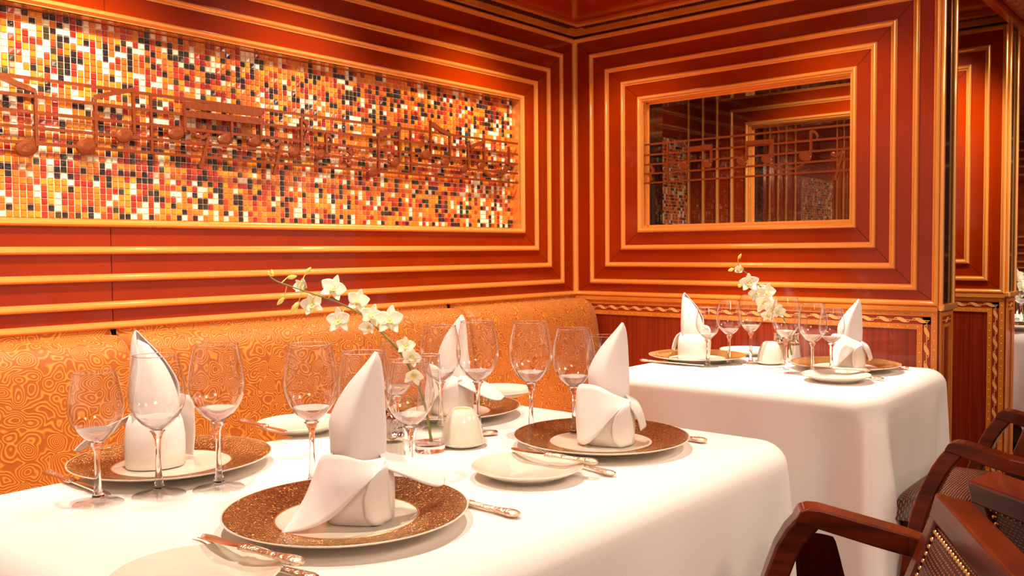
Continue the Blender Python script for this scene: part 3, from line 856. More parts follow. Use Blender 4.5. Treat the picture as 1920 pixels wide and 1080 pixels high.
# napkins: stiff white linen folded into a pointed lily
def make_napkin(loc, rz, label, group, flap=True, scale=1.0, tail=True):
    b = MB()
    # spire: a curved leaf, open at the back. x to the right, y away, z up
    L  = [(-0.018, 0.018, 0.080), (-0.021, 0.012, 0.105), (-0.019, 0.008, 0.130), (0.000, 0.004, 0.165), (0.026, 0.002, 0.196), (0.0385, 0.004, 0.211)]
    M1 = [(0.006, -0.026, 0.060), (0.004, -0.030, 0.100), (0.006, -0.029, 0.130), (0.018, -0.022, 0.165), (0.033, -0.010, 0.196), (0.0395, 0.002, 0.2105)]
    R  = [(0.044, -0.010, 0.055), (0.048, -0.004, 0.100), (0.0485, 0.000, 0.130), (0.0480, 0.004, 0.165), (0.0455, 0.006, 0.196), (0.0405, 0.005, 0.210)]
    B1 = [(0.050, 0.024, 0.050), (0.044, 0.030, 0.100), (0.040, 0.030, 0.130), (0.036, 0.025, 0.160), (0.038, 0.014, 0.190), (0.0400, 0.006, 0.209)]
    b.grid(loft([L, M1, R, B1], 26, 24), 'napkin')
    # inner leaf behind the spire
    b.grid(loft([[(-0.018, 0.018, 0.050), (-0.020, 0.020, 0.100), (-0.004, 0.016, 0.150), (0.022, 0.010, 0.188)],
                 [(0.015, 0.032, 0.050), (0.012, 0.034, 0.100), (0.016, 0.028, 0.150), (0.030, 0.014, 0.194)],
                 [(0.050, 0.024, 0.050), (0.044, 0.028, 0.100), (0.040, 0.024, 0.150), (0.037, 0.012, 0.198)]], 18, 14), 'napkin')
    # wrapped foot: two flat panels that meet in a front ridge, round at the back
    ring = [(-0.028, 0.000), (-0.020, -0.028), (0.004, -0.040), (0.032, -0.046), (0.052, -0.030), (0.060, -0.004), (0.054, 0.026), (0.030, 0.042), (0.000, 0.042), (-0.022, 0.026)]
    def rg(s, z, n=60):
        pts = [Vector((x*s+(1-s)*0.014, y*s, z)) for x, y in ring]+[Vector((ring[0][0]*s+(1-s)*0.014, ring[0][1]*s, z))]
        return cr(pts, n)
    rows = [rg(0.98, 0.0), rg(1.0, 0.022), rg(1.0, 0.045), rg(0.93, 0.066), rg(0.80, 0.080)]
    for r_ in rows:
        r_[-1] = r_[0].copy()
    b.grid(rows, 'napkin')
    # diagonal band across the front, from the body's right shoulder to the lower left
    if flap:
        up = [(0.050, -0.030, 0.076), (0.020, -0.046, 0.082), (-0.008, -0.036, 0.088), (-0.030, -0.014, 0.082), (-0.040, -0.006, 0.060), (-0.054, -0.020, 0.030), (-0.078, -0.052, 0.0015)]
        md = [(0.044, -0.044, 0.072), (0.020, -0.056, 0.066), (-0.004, -0.054, 0.060), (-0.026, -0.040, 0.052), (-0.038, -0.036, 0.038), (-0.054, -0.042, 0.020), (-0.079, -0.054, 0.001)]
        lo = [(0.040, -0.050, 0.069), (0.024, -0.060, 0.056), (0.006, -0.062, 0.040), (-0.010, -0.060, 0.024), (-0.028, -0.056, 0.011), (-0.050, -0.056, 0.004), (-0.079, -0.056, 0.0008)]
    else:
        up = [(0.054, -0.022, 0.076), (0.024, -0.040, 0.090), (-0.006, -0.034, 0.104), (-0.034, -0.010, 0.103), (-0.042, 0.004, 0.090)]
        md = [(0.046, -0.040, 0.074), (0.018, -0.052, 0.066), (-0.008, -0.046, 0.056), (-0.034, -0.026, 0.050), (-0.043, -0.006, 0.046)]
        lo = [(0.036, -0.049, 0.070), (0.012, -0.056, 0.044), (-0.006, -0.056, 0.022), (-0.026, -0.046, 0.004), (-0.040, -0.026, 0.003)]
    b.grid(loft([up, md, lo], 30, 12), 'napkin')
    # fold down the front right
    b.grid(loft([[(0.026, -0.058, 0.056), (0.036, -0.054, 0.068), (0.050, -0.040, 0.076)],
                 [(0.020, -0.054, 0.036), (0.032, -0.052, 0.030), (0.052, -0.036, 0.030)],
                 [(0.022, -0.050, 0.010), (0.034, -0.050, 0.001), (0.054, -0.034, 0.004)]], 10, 10), 'napkin')
    # tail sweeping out on the right
    if tail:
        b.grid(loft([[(0.040, -0.006, 0.084), (0.066, 0.010, 0.074), (0.092, 0.020, 0.064), (0.118, 0.024, 0.046), (0.128, 0.026, 0.036)],
                     [(0.044, -0.026, 0.076), (0.070, -0.012, 0.066), (0.096, 0.000, 0.054), (0.118, 0.010, 0.040), (0.1275, 0.018, 0.033)],
                     [(0.048, -0.036, 0.068), (0.074, -0.026, 0.054), (0.098, -0.014, 0.040), (0.116, -0.002, 0.032), (0.126, 0.010, 0.031)]], 22, 10), 'napkin')
    else:
        b.grid(loft([[(0.044, -0.014, 0.086), (0.066, 0.002, 0.070), (0.078, 0.016, 0.034)],
                     [(0.050, -0.026, 0.078), (0.070, -0.014, 0.060), (0.080, 0.000, 0.028)],
                     [(0.052, -0.032, 0.066), (0.064, -0.026, 0.044), (0.070, -0.014, 0.022)]], 14, 10), 'napkin')
    o = b.build('napkin', smooth=180, solid=0.0016)
    o.location = (loc[0], loc[1], TZ+0.0085*scale); o.rotation_euler = (0, 0, rz); o.scale = (scale,)*3
    return tag(o, label, 'napkin', group)
def view_rz(x, y): return atan2(y-CY, x-CX)-pi/2
GN = 'napkins folded into tall points'
make_napkin((C[2][0], C[2][1]), view_rz(*C[2]), 'white napkin with a long left flap, standing on the nearest charger', GN, flap=True)
make_napkin((C[4][0], C[4][1]), view_rz(*C[4]), 'white napkin standing on the charger at the right end of the foreground table', GN, flap=False, tail=False, scale=1.0)
make_napkin((C[1][0]-0.005, C[1][1]+0.01), view_rz(*C[1])+pi, 'white napkin on the far left charger, seen behind wine glasses', GN, flap=False, tail=True, scale=1.03)
make_napkin((C[3][0]-0.005, C[3][1]), view_rz(*C[3])+radians(-28), 'white napkin behind the orchid vase, leaf-shaped point', GN, flap=False, tail=True, scale=0.98)
make_napkin((D_[1][0], D_[1][1]), view_rz(*D_[1])+pi, 'white napkin on the far charger of the table by the window partition', GN, flap=False, tail=False, scale=0.97)
make_napkin((D_[2][0], D_[2][1]), view_rz(*D_[2]), 'white napkin on the aisle-side charger of the table by the window partition', GN, flap=False, tail=False, scale=0.92)

# wine glasses
def make_glass(h, rmax, loc, label, group):
    t = thing('wine_glass', label, 'wine glass', loc, 0, group)
    zb = h*0.455                               # bowl bottom
    hb = h-zb
    outer = []
    prof = [(0.0, 0.006), (0.05, 0.30), (0.14, 0.60), (0.28, 0.86), (0.42, 0.98), (0.52, 1.0), (0.66, 0.965), (0.82, 0.88), (1.0, 0.775)]
    q = cr([Vector((r*rmax, zb+t_*hb, 0)) for t_, r in prof], 34)
    b = MB(); b.lathe([(max(p.x, 0.0006), p.y) for p in q], 48, 'bowl_glass', False, False); b.build('bowl', t, smooth=180)
    rr = q[-1].x; b = MB()
    b.lathe([(rr+0.0001, h-0.0010), (rr+0.0007, h-0.0002), (rr+0.0001, h+0.0005), (rr-0.0006, h-0.0002), (rr+0.0001, h-0.0010)], 48, 'solid_glass', False, False); b.build('rim', t, smooth=180)
    fr = rmax*0.92
    b = MB()
    b.lathe([(0.0070, 0.0100), (fr*0.30, 0.0068), (fr*0.60, 0.0036), (fr*0.94, 0.0016), (fr, 0.0010), (fr*0.97, 0.0003)], 48, 'bowl_glass', False, False); b.build('foot', t, smooth=180)
    b = MB()
    b.lathe([(0.0085, 0.0090), (0.0078, 0.012), (0.0052, 0.022), (0.0040, 0.040), (0.0036, zb*0.72), (0.0044, zb*0.88), (0.0085, zb*0.985), (0.0110, zb+0.0015), (0.0005, zb+0.0025)], 32, 'solid_glass', True, True)
    b.build('stem', t, smooth=180)
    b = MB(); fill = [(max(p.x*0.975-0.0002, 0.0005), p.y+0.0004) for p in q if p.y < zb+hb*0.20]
    b.lathe(fill, 40, 'refraction_fill', True, True); b.build('bowl_refraction', t, smooth=35)  # added whitish fill, stands in for bright refraction low in the bowl
    return t
G1 = 'wine glasses on the foreground table'; G2 = 'wine glasses on the table by the window partition'
SPEC = {'big': (0.214, 0.0405), 'mid': (0.203, 0.040), 'small': (0.185, 0.0365)}
proto = {}
def glass(kind, x, y, label, group, scale=1.0):
    if kind not in proto:
        proto[kind] = make_glass(*SPEC[kind], (x, y, TZ), label, group)
        proto[kind].scale = (scale,)*3
    else: dup(proto[kind], (x, y, TZ), 0, label, group, scale)
glass('small', -2.273, -0.849, 'small wine glass, leftmost on the foreground table', G1)
glass('mid', -2.197, -0.874, 'wine glass in front of the far left napkin', G1)
glass('big', -2.124, -0.912, 'large wine glass just right of the far left napkin', G1)
glass('big', -2.036, -1.020, 'large wine glass left of the nearest napkin, standing alone against the bench', G1)
glass('mid', -1.993, -1.089, 'wine glass half hidden behind the nearest napkin', G1)
glass('small', -1.923, -1.110, 'small wine glass directly in front of the orchid vase', G1)
glass('small', -1.751, -0.889, 'small wine glass partly hidden behind the orchid vase glass and salt shakers', G1)
glass('mid', -1.614, -0.863, 'wine glass in front of the leaf-shaped napkin right of the orchid', G1)
glass('big', -1.595, -0.945, 'large wine glass behind the porcelain dome', G1)
glass('big', -1.549, -1.038, 'large wine glass behind the left rim of the right-end charger', G1)
glass('mid', -1.512, -1.111, 'wine glass beside the left edge of the right-end napkin, against the bench end', G1)
glass('small', -1.437, -1.130, 'small wine glass half hidden behind the right-end napkin', G1)
glass('small', -0.481, -0.838, 'small wine glass in front of the far napkin at the table by the partition', G2, 0.95)
glass('mid', -0.400, -0.866, 'second wine glass from the left at the table by the partition', G2, 0.95)
glass('big', -0.339, -0.907, 'large wine glass under the orchid spray at the partition table, left of the dome', G2, 0.97)
glass('big', -0.462, -1.070, 'large wine glass in front of the salt and pepper at the table by the partition', G2, 0.98)
glass('mid', -0.474, -1.150, 'wine glass right of the salt and pepper at the table by the partition', G2, 0.97)
glass('small', -0.388, -1.170, 'small wine glass touching the napkin at the aisle side of the partition table', G2, 0.97)
for k, (x, y, kind, lab) in enumerate(((1.60, -1.268, 'mid', 'left wine glass on the table at the far right edge'), (1.86, -1.205, 'big', 'right wine glass on the table at the far right edge'))):
    glass(kind, x, y, lab, 'wine glasses on the far right table')

# cutlery
def shaft(b, prof, key, flat):
    """lathe along +y, flattened in z"""
    mt = Matrix(((1, 0, 0, 0), (0, 0, 1, 0), (0, flat, 0, 0), (0, 0, 0, 1)))
    b.lathe(prof, 20, key, True, True, mtx=mt)
def make_knife(name, blade_l, loc, rz, label, group, cat='knife'):
    t = thing(name, label, cat, loc, rz, group)
    b = MB(); shaft(b, [(0.001, 0), (0.0065, 0.002), (0.0092, 0.010), (0.0088, 0.018), (0.0066, 0.030), (0.0055, 0.045), (0.0052, 0.062), (0.0060, 0.078), (0.0078, 0.086), (0.0062, 0.091), (0.0070, 0.095), (0.004, 0.098)], 'silver_ornate', 0.55)
    o = b.build('handle', t, smooth=60)
    b = MB()
    w0 = 0.0068; L = blade_l
    xs = [(0, -0.45, 0.45), (0.10, -0.8, 0.55), (0.25, -1.05, 0.62), (0.6, -1.2, 0.68), (0.85, -1.05, 0.66), (0.95, -0.6, 0.60), (1.0, 0.1, 0.35)]
    rows = []
    for t_, a, c in xs:
        y = 0.095+t_*L
        rows.append([(a*w0, y, -0.0002), ((a+c)/2*w0, y, 0.0011), (c*w0, y, 0.0013), (c*w0, y, -0.0007), ((a+c)/2*w0, y, -0.0008)])
    b.grid(rows, 'silver', closed=True); b.add(rows[-1], [(0, 1, 2, 3, 4)], 'silver'); b.add(rows[0], [(4, 3, 2, 1, 0)], 'silver')
    b.build('blade', t, smooth=40)
    return t
def make_fork(loc, rz, label, group):
    t = thing('dinner_fork', label, 'fork', loc, rz, group)
    b = MB(); shaft(b, [(0.001, 0), (0.0062, 0.002), (0.0085, 0.010), (0.0078, 0.020), (0.0058, 0.040), (0.0045, 0.065), (0.0034, 0.090), (0.0030, 0.120), (0.0042, 0.128)], 'silver_ornate', 0.45)
    b.build('handle', t, smooth=60)
    b = MB()
    rows = []
    for y, wd, z in ((0.126, 0.004, 0.0), (0.134, 0.0095, -0.001), (0.142, 0.0120, 0.0), (0.150, 0.0125, 0.002)):
        rows.append([(-wd, y, z), (0, y, z-0.001), (wd, y, z), (wd, y, z+0.0016), (0, y, z+0.0006), (-wd, y, z+0.0016)])
    b.grid(rows, 'silver', closed=True); b.add(rows[-1], [(0,1,2,3,4,5)], 'silver'); b.add(rows[0], [(5,4,3,2,1,0)], 'silver')
    b.build('head', t, smooth=40)
    for k in range(4):
        b = MB(); x = -0.0105+k*0.007
        b.tube([(x, 0.148, 0.0028), (x, 0.165, 0.0060), (x, 0.182, 0.0085), (x*0.98, 0.198, 0.0085)], [0.0014, 0.0014, 0.0013, 0.0006], 8, 'silver'); b.build('tine', t, smooth=60)
    return t
GK, GB, GF = 'table knives', 'butter knives', 'dinner forks'
zt = TZ+0.006
kn = make_knife('table_knife', 0.125, (-1.958, -1.352, zt), 0.02, 'silver knife at the right side of the nearest charger, handle sticking out', GK)
dup(kn, (-1.411, -1.330, zt), 0.0, 'silver knife at the right side of the right-end charger, only its handle showing', GK)
dup(kn, (-2.253, -0.622, zt), pi, 'silver knife at the far left edge of the foreground table', GK)
dup(kn, (-0.500, -0.615, zt), pi+0.02, 'silver knife at the left of the far charger on the partition table', GK)
dup(kn, (-0.205, -1.322, zt), 0.0, 'silver knife right of the aisle-side charger on the partition table', GK)
zp = TZ+0.0255
bk = make_knife('butter_knife', 0.070, (-2.276, -1.325, zp), 0.12, 'silver butter knife resting on the butter plate at the bottom left', GB)
dup(bk, (-1.730, -1.316, zp), 0.06, 'silver butter knife across the butter plate in front of the porcelain dome', GB)
dup(bk, (-1.880, -0.580, zp), pi-0.05, 'silver butter knife on the butter plate against the bench', GB)
dup(bk, (-1.352, -0.625, zp), pi, 'silver butter knife on the butter plate at the far end by the bench', GB)
dup(bk, (-0.455, -1.298, zp), 0.20, 'silver butter knife on the near plate of the partition table', GB)
fk = make_fork((-2.262, -1.330, zt), 0.10, 'silver fork beside the nearest charger, passing under the butter knife', GF)
dup(fk, (-1.708, -1.332, zt), -0.20, 'silver fork left of the right-end charger, tines behind its butter plate', GF)
dup(fk, (-1.93, -0.560, zt), pi-0.15, 'silver fork at the right of the far left charger, only the tines showing', GF)
dup(fk, (-0.458, -1.335, zt), -0.05, 'silver fork at the near edge of the partition table', GF)
dup(bk, (-1.585, -0.985, zt), radians(68), 'silver knife lying behind the porcelain dome, ornate handle end showing', GB)

# shakers, domes
def make_shaker(loc, fill, label, group):
    t = thing('shaker', label, 'shaker', loc, 0, group)
    b = MB()
    prof = [(0.0215, 0.0), (0.0215, 0.004), (0.0195, 0.02), (0.0165, 0.055), (0.0158, 0.062)]
    b.lathe(prof, 10, 'bowl_glass', True, False); b.build('glass_body', t, smooth=20)
    b = MB(); b.lathe([(r-0.0018, z) for r, z in [(0.0213, 0.003), (0.0195, 0.02), (0.0166, 0.054)]], 10, fill, True, True); b.build('filling', t, smooth=20)
    b = MB()
    n = 40; rows = []
    for r, z in [(0.0162, 0.060), (0.0172, 0.062), (0.0172, 0.066), (0.0160, 0.067), (0.0160, 0.078), (0.0150, 0.088), (0.0115, 0.095), (0.006, 0.0985), (0.0008, 0.0992)]:
        fl_ = 0.05 if 0.066 < z < 0.096 else 0
        rows.append([(r*(1+fl_*cos(10*2*pi*j/n))*cos(2*pi*j/n), r*(1+fl_*cos(10*2*pi*j/n))*sin(2*pi*j/n), z) for j in range(n)])
    b.grid(rows, 'steel_cap', closed=True); b.build('cap', t, smooth=60)
    return t
GS = 'salt and pepper shakers'
s0 = make_shaker((-1.914, -1.062, TZ), 'salt', 'salt shaker with chrome cap right of the nearest napkin', GS)
make_shaker((-1.895, -1.010, TZ), 'pepper', 'pepper shaker just behind the salt on the foreground table', GS)
make_shaker((-0.250, -0.955, TZ), 'pepper', 'pepper shaker behind the large glass on the partition table', GS)
make_shaker((-0.235, -1.000, TZ), 'salt', 'salt shaker right of the pepper on the partition table', GS)
def make_dome(loc, label, group, sq=False):
    t = thing('porcelain_dome', label, 'serving dish', loc, 0, group)
    b = MB(); b.lathe([(0.028, 0.0), (0.030, 0.002), (0.040, 0.005), (0.0445, 0.0085), (0.0440, 0.0100), (0.039, 0.0085), (0.001, 0.0075)], 56, 'porcelain'); b.build('saucer', t, smooth=50)
    b = MB(); b.lathe([(0.0385, 0.0088), (0.0385, 0.011), (0.0362, 0.024), (0.0325, 0.042), (0.0275, 0.056), (0.0215, 0.0645), (0.0170, 0.0675), (0.0150, 0.0665), (0.0150, 0.062)], 56, 'porcelain', True, False); b.build('cover', t, smooth=50)
    b = MB(); b.lathe([(0.0150, 0.0625), (0.0150, 0.0635), (0.001, 0.0637)], 30, 'dish_center', False, True); b.build('top_disc', t)
    return t
make_dome((-1.692, -0.996, TZ), 'white porcelain dome on a saucer beside the bud vase on the foreground table', 'porcelain domes')
make_dome((-0.310, -0.955, TZ), 'white porcelain dome left of the shakers on the partition table', 'porcelain domes')

# bud vases with orchid sprays
def make_vase(loc, label, group, h=0.168):
    t = thing('bud_vase', label, 'vase', loc, 0.3, group)
    k = h/0.168
    b = MB(); b.lathe([(0.026, 0.012), (0.0255, 0.03), (0.0225, 0.08*k), (0.0195, 0.13*k), (0.0185, h)], 40, 'bowl_glass', False, False); b.build('wall', t, smooth=60)
    b = MB(); b.lathe([(0.026, 0.0004), (0.0268, 0.003), (0.0262, 0.012), (0.0225, 0.013), (0.001, 0.0125)], 40, 'solid_glass'); b.build('foot', t, smooth=40)
    b = MB(); b.lathe([(0.0185, h-0.001), (0.0192, h), (0.0185, h+0.001), (0.0178, h), (0.0185, h-0.001)], 40, 'solid_glass', False, False); b.build('lip', t, smooth=180)
    return t
GV = 'glass bud vases'
VA = Vector((-1.757, -0.980, TZ)); VB = Vector((-0.262, -1.030, TZ))
make_vase(VA, 'clear glass bud vase with an orchid spray at the middle of the foreground table', GV)
make_vase(VB, 'clear glass bud vase behind the large glass on the partition table', GV, 0.15)
PET = [(0.0, 0.0), (0.25, 0.55), (0.55, 1.0), (0.80, 0.80), (1.0, 0.12)]
def petal(b, mtx, L, W, cup, key):
    rows = []
    n = 7
    for i in range(9):
        t = i/8
        wv = W*(sin(pi*min(1, 0.06+0.94*t)**0.85)**0.75)*0.5
        if i == 8: wv = W*0.06
        row = []
        for j in range(n):
            s = -1+2*j/(n-1)
            row.append(mtx @ Vector((s*wv, t*L, cup*(t*t-0.25*t)+0.18*wv*s*s)))
        rows.append(row)
    b.grid(rows, key)
def blossom(parent, c, face, up, size, openness=1.0, rndm=None):
    """five petals and a lip, facing a direction"""
    f = Vector(face).normalized(); u = Vector(up); u = (u-f*u.dot(f)).normalized(); r = u.cross(f)
    base = Matrix(((r.x, u.x, f.x, c[0]), (r.y, u.y, f.y, c[1]), (r.z, u.z, f.z, c[2]), (0, 0, 0, 1)))
    b = MB()
    for ang, L, W in ((0, 1.0, 0.62), (72, 1.02, 0.95), (-72, 1.02, 0.95), (138, 1.0, 0.60), (-138, 1.0, 0.60)):
        ang += rndm.uniform(-8, 8)
        mt = base @ Matrix.Rotation(radians(ang), 4, 'Z') @ Matrix.Rotation(radians(70*(1-openness)+rndm.uniform(-8, 14)), 4, 'X')
        petal(b, mt, size*L, size*W, size*0.18, 'petal')
    o = b.build('blossom', parent, smooth=180, solid=0.0006)
    b = MB()
    mt = base @ Matrix.Rotation(radians(180), 4, 'Z') @ Matrix.Rotation(radians(50), 4, 'X')
    petal(b, mt, size*0.62, size*0.5, size*0.35, 'petal_lip')
    b.lathe([(size*0.07, 0), (size*0.10, size*0.14), (size*0.05, size*0.26)], 10, 'petal_lip', mtx=base)
    b.build('lip', o, smooth=180, solid=0.0006)
def spray(V0, stem_px, blossoms, buds, label, lean=0.0):
    rnd = random.Random(5)
    t = thing('orchid_spray', label, 'flower', V0, 0, 'orchid sprays')
    d0 = (V0+Vector((0, 0, 0.1))-EYE).dot(FW)
    hr = Vector((sin(yaw), -cos(yaw), 0)); hf = Vector((cos(yaw), sin(yaw), 0))
    def P(u, v, dd=0.0):
        r_ = ray(u, v); return EYE+r_*(d0+dd+lean*max(0.0, 1-(v-480)/200.0))-V0
    pts = [P(u, v, dd) for u, v, dd in stem_px]
    sp = cr(pts, 44)
    b = MB(); b.tube(sp, [0.0010+0.0016*i/43 for i in range(44)], 10, 'stem'); b.build('stem', t, smooth=180)
    for u, v, size, op, fx, fz, uz in blossoms:
        c = P(u, v, rnd.uniform(-0.022, 0.006))
        q = min(sp, key=lambda s: (s-c).length)
        b = MB(); b.tube(cr([q, q.lerp(c, .5)+Vector((0, 0, .004)), c], 8), 0.0009, 8, 'bud'); b.build('pedicel', t, smooth=180)
        face = -hf+hr*fx+Vector((0, 0, fz))
        blossom(t, c, face, Vector((0, 0, 1))+hr*uz, size, op, rnd)
    for u, v, u2, v2, s in buds:
        a, c = P(u, v), P(u2, v2); q = min(sp, key=lambda s_: (s_-a).length)
        b = MB(); dirv = (c-a); L = dirv.length
        b.tube(cr([q, a], 4), 0.0008, 8, 'bud')
        b.tube([a, a.lerp(c, .2), a.lerp(c, .5), a.lerp(c, .8), c], [0.0012, s*0.75, s, s*0.6, 0.0004], 12, 'bud'); b.build('bud', t, smooth=180)
spray(VA, [(503, 515, -.03), (518, 527, -.03), (557, 541, -.025), (590, 552, -.02), (635, 568, -.015), (677, 589, -.01), (702, 610, 0), (723, 631, 0), (754, 666, 0), (779, 712, 0), (797, 761, 0), (809, 828, 0)],
      [(571, 537, .020, .45, -.6, .1, -.5), (626, 541, .024, .95, -.2, .2, .3), (585, 571, .021, .9, .1, -.1, -.3), (671, 566, .023, .85, .2, .3, .3), (636, 601, .024, .95, -.3, -.1, -.1),
       (697, 592, .021, .9, .4, .0, .4), (730, 600, .026, .98, .1, .1, .1), (692, 612, .018, .8, -.4, -.3, -.2), (760, 648, .018, .8, .2, .0, .1), (772, 668, .020, .75, .1, -.3, .3), (776, 700, .022, .6, .1, -.5, .3)],
      [(512, 518, 509, 505, .003), (538, 521, 557, 518, .0042), (572, 515, 583, 501, .0040), (533, 558, 519, 572, .0040), (560, 566, 545, 588, .0052), (505, 513, 502, 508, .002)],
      'white orchid spray with yellow buds arching from the vase on the foreground table')
spray(VB, [(1384, 492, 0), (1386, 502, 0), (1400, 512, 0), (1410, 522, 0), (1428, 540, 0), (1443, 556, 0), (1455, 573, 0), (1466, 590, 0), (1474, 612, 0), (1480, 640, 0), (1484, 665, 0)],
      [(1404, 531, .030, .95, -.1, .1, 0), (1420, 550, .026, .9, -.4, .0, -.3), (1436, 548, .030, .95, .2, .2, .3), (1432, 568, .032, .95, 0, -.1, 0), (1447, 578, .030, .9, .2, -.2, .2), (1440, 590, .024, .8, 0, -.4, 0), (1459, 584, .022, .7, .3, .0, .2), (1384, 507, .020, .5, 0, .3, .2)],
      [(1384, 486, 1390, 476, .004), (1376, 504, 1365, 508, .005), (1388, 533, 1385, 539, .006)],
      'white orchid spray in front of the right partition, from the vase on the far table', -0.11)
VC = Vector((1.62, -1.12, TZ))
make_vase(VC, 'glass bud vase on the table at the far right edge', GV, 0.15)
spray(VC, [(1904, 512, 0), (1908, 530, 0), (1914, 560, 0), (1920, 600, 0)], [(1906, 518, .034, .95, 0, .1, 0), (1915, 538, .034, .95, .2, .1, .2), (1913, 524, .03, .9, .1, .3, 0)], [], 'white orchid spray at the far right edge of the view')

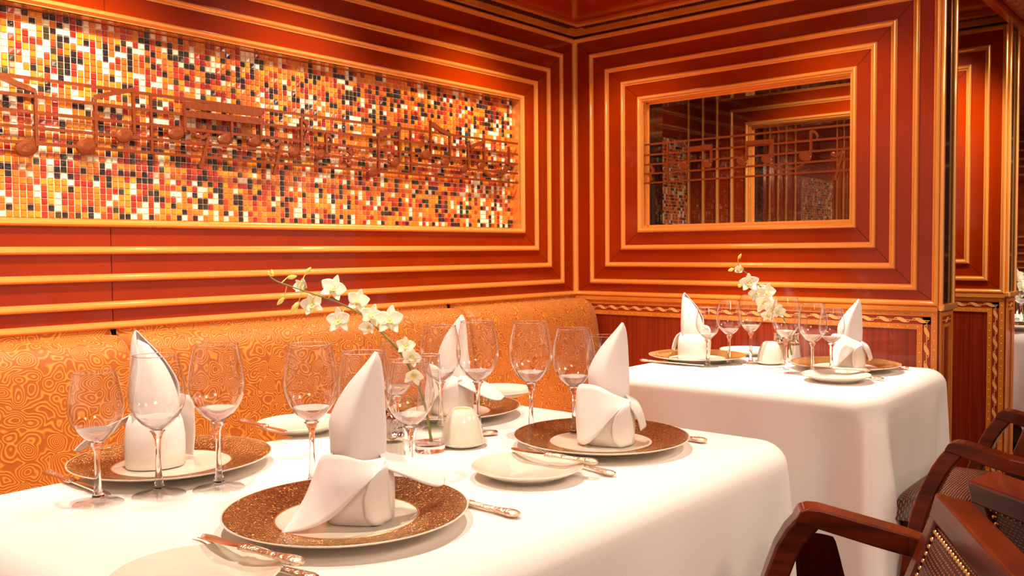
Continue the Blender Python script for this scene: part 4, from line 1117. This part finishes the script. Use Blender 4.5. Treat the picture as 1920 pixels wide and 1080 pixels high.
# ------------------------------------------------------------------ chairs
def panel(b, P00, P10, P11, P01, key, nu=10, nv=10, bulge=0.0, nrm=None):
    """bilinear panel with metric uv"""
    P00, P10, P11, P01 = map(Vector, (P00, P10, P11, P01))
    W = (P10-P00).length; Hh = (P01-P00).length
    rows = []; uv = []
    for j in range(nv+1):
        r_ = []
        for i in range(nu+1):
            s, t_ = i/nu, j/nv
            p = (P00*(1-s)+P10*s)*(1-t_)+(P01*(1-s)+P11*s)*t_
            if nrm: p = p+Vector(nrm)*bulge*(16*s*(1-s)*t_*(1-t_))**0.5
            r_.append(p); uv.append((s*W, t_*Hh))
        rows.append(r_)
    base = len(b.v)
    b.grid(rows, key)
    if b.uv is None: b.uv = []
    b.uv.extend([(0, 0)]*(base-len(b.uv))); b.uv.extend(uv)
def make_chair(loc, rz, label, group, ztop=0.745, zf=0.672, zj=0.648, hw=0.180, yf=-0.190):
    """local frame: faces +y, origin on the floor under the front of the seat"""
    t = thing('armchair', label, 'chair', loc, rz, group)
    ww = 0.040
    yb, yt = -0.220, -0.335
    def back_y(z): return yb+(yt-yb)*(z-0.42)/(ztop-0.42)
    for s in (-1, 1):
        x = s*hw
        b = MB()
        b.bar((x, back_y(0.42)-0.05, 0.0), (x, back_y(0.42), 0.44), (1, 0, 0), ww*0.8, 0.045, 'chair_wood'); b.build('rear_leg', t, bevel=0.004)
        b = MB()
        b.bar((x, back_y(0.40), 0.40), (x, back_y(ztop), ztop), (1, 0, 0), ww*0.75, 0.046, 'chair_wood'); b.build('back_post', t, bevel=0.004)
        # front leg sweeping up and back into the arm
        b = MB()
        xo = x+s*0.060
        path = cr([(xo, yf+0.118, 0.0), (xo, yf+0.116, 0.25), (xo, yf+0.090, 0.47), (xo, yf+0.046, zf-0.075), (xo, yf+0.004, zf-0.012)], 14)
        rows = []
        for i, p in enumerate(path):
            a = path[max(i-1, 0)]; c = path[min(i+1, 13)]; d = (c-a).normalized(); nrm = Vector((0, d.z, -d.y))
            hw2 = 0.017
            rows.append([p+Vector((-0.021, 0, 0))-nrm*hw2, p+Vector((0.021, 0, 0))-nrm*hw2, p+Vector((0.021, 0, 0))+nrm*hw2, p+Vector((-0.021, 0, 0))+nrm*hw2])
        b.grid(rows, 'chair_wood', closed=True); b.add(rows[0], [(3, 2, 1, 0)], 'chair_wood'); b.add(rows[-1], [(0, 1, 2, 3)], 'chair_wood')
        b.build('front_leg', t, smooth=40, bevel=0.004)
        b = MB(); xi = x+s*0.012
        rows = []
        def az_(y): return zf-0.010+(zj-zf)*(yf-y)/(yf+0.300)
        for xx, y, z, th in ((xo, yf+0.030, zf-0.026, 0.008), (xo, yf+0.024, zf-0.015, 0.019), (xo, yf+0.012, zf-0.0105, 0.026), (xo, yf-0.004, az_(yf-0.004), 0.030), (xo, -0.24, az_(-0.24), 0.032), (xo, -0.285, az_(-0.285), 0.032), (xo-s*0.012, -0.318, az_(-0.318), 0.032), (xi, -0.338, az_(-0.338), 0.032)):
            k_ = 0.5 if xx == xi else 1.0
            rows.append([(xx-0.023, y, z+0.010-th), (xx+0.023, y, z+0.010-th), (xx+0.023, y, z+0.010), (xx-0.023, y, z+0.010)])
        b.grid(rows, 'chair_wood', closed=True); b.add(rows[0], [(0, 1, 2, 3)], 'chair_wood'); b.add(rows[-1], [(3, 2, 1, 0)], 'chair_wood')
        b.build('armrest', t, bevel=0.004)
    b = MB(); b.bar((-hw-0.014, back_y(ztop)+0.002, ztop-0.004), (hw+0.014, back_y(ztop)+0.002, ztop-0.004), (0, 1, 0.25), 0.050, 0.036, 'chair_wood'); b.build('top_rail', t, bevel=0.004)
    b = MB(); b.bar((-hw, back_y(0.50)-0.002, 0.515), (hw, back_y(0.50)-0.002, 0.515), (0, 1, 0), 0.030, 0.040, 'chair_wood'); b.build('lower_rail', t, bevel=0.003)
    b = MB(); b.box((-hw, -0.225, 0.405), (hw, -0.035, 0.462), 'chair_wood'); b.build('seat_frame', t, bevel=0.006)
    # upholstery
    xw = hw-0.013
    b = MB()
    for sg, off in ((1, 0.016), (-1, -0.016)):
        z0, z1 = 0.53, ztop-0.022
        c = [(-xw, back_y(z0)+off, z0), (xw, back_y(z0)+off, z0), (xw, back_y(z1)+off, z1), (-xw, back_y(z1)+off, z1)]
        panel(b, *c, 'weave', 14, 10, 0.014*sg, (0, 1, 0.3))
    b.build('backrest', t, smooth=60)
    for sg, off in ((1, 0.018), (-1, -0.018)):
        b = MB(); z0, z1 = 0.535, ztop-0.028
        spots = [(-xw+0.006, z0+(z1-z0)*k/17) for k in range(18)]+[(xw-0.006, z0+(z1-z0)*k/17) for k in range(18)]+[(-xw+0.006+(2*xw-0.012)*k/28, z1) for k in range(1, 28)]
        for x, z in spots:
            mt = Matrix.Translation((x, back_y(z)+off, z)) @ Matrix.Rotation(radians(-90*sg), 4, 'X')
            b.lathe([(0.0042, 0.0), (0.0034, 0.0022), (0.0014, 0.0034)], 8, 'brass', True, True, mtx=mt)
        o = b.build('nail_trim', t, smooth=60); o['kind'] = 'stuff'
    b = MB()
    rows = []; uv = []
    for j in range(17):
        v = j/16; r_ = []
        for i in range(17):
            u = i/16
            x = (-1+2*u)*(hw+0.030); y = -0.215+v*0.192
            ex = 1-abs(2*u-1)**5; ey = 1-abs(2*v-1)**5
            zz = 0.464+0.066*(max(ex, 0)*max(ey, 0))**0.45
            r_.append((x, y, zz)); uv.append((x, y))
        rows.append(r_)
    b.grid(rows, 'weave'); b.uv = uv
    b.build('seat', t, smooth=180)
    return t
GCH = 'dark wood armchairs'
chair0 = make_chair((-0.500, -1.400, 0), 0.0, 'mahogany armchair with woven seat at the aisle side of the partition table', GCH)
def place_by_corner(corner, local, rz, label, src=None):
    """put the chair so that a point of its frame sits at a given place"""
    c, s = cos(rz), sin(rz)
    x = corner[0]-(local[0]*c-local[1]*s); y = corner[1]-(local[0]*s+local[1]*c)
    if src: return make_chair((x, y, 0), rz, label, GCH, **src)
    return dup(chair0, (x, y, 0), rz, label, GCH)
place_by_corner((-1.505, -1.757), (0.195, -0.335), radians(27.5), 'mahogany armchair in the bottom right corner, pulled up to the foreground table', dict(ztop=0.735, zf=0.714, zj=0.680, yf=-0.160))
place_by_corner((-1.400, -1.762), (-0.195, -0.345), radians(51+180), 'mahogany armchair turned away to the aisle, only its back showing at the right edge')
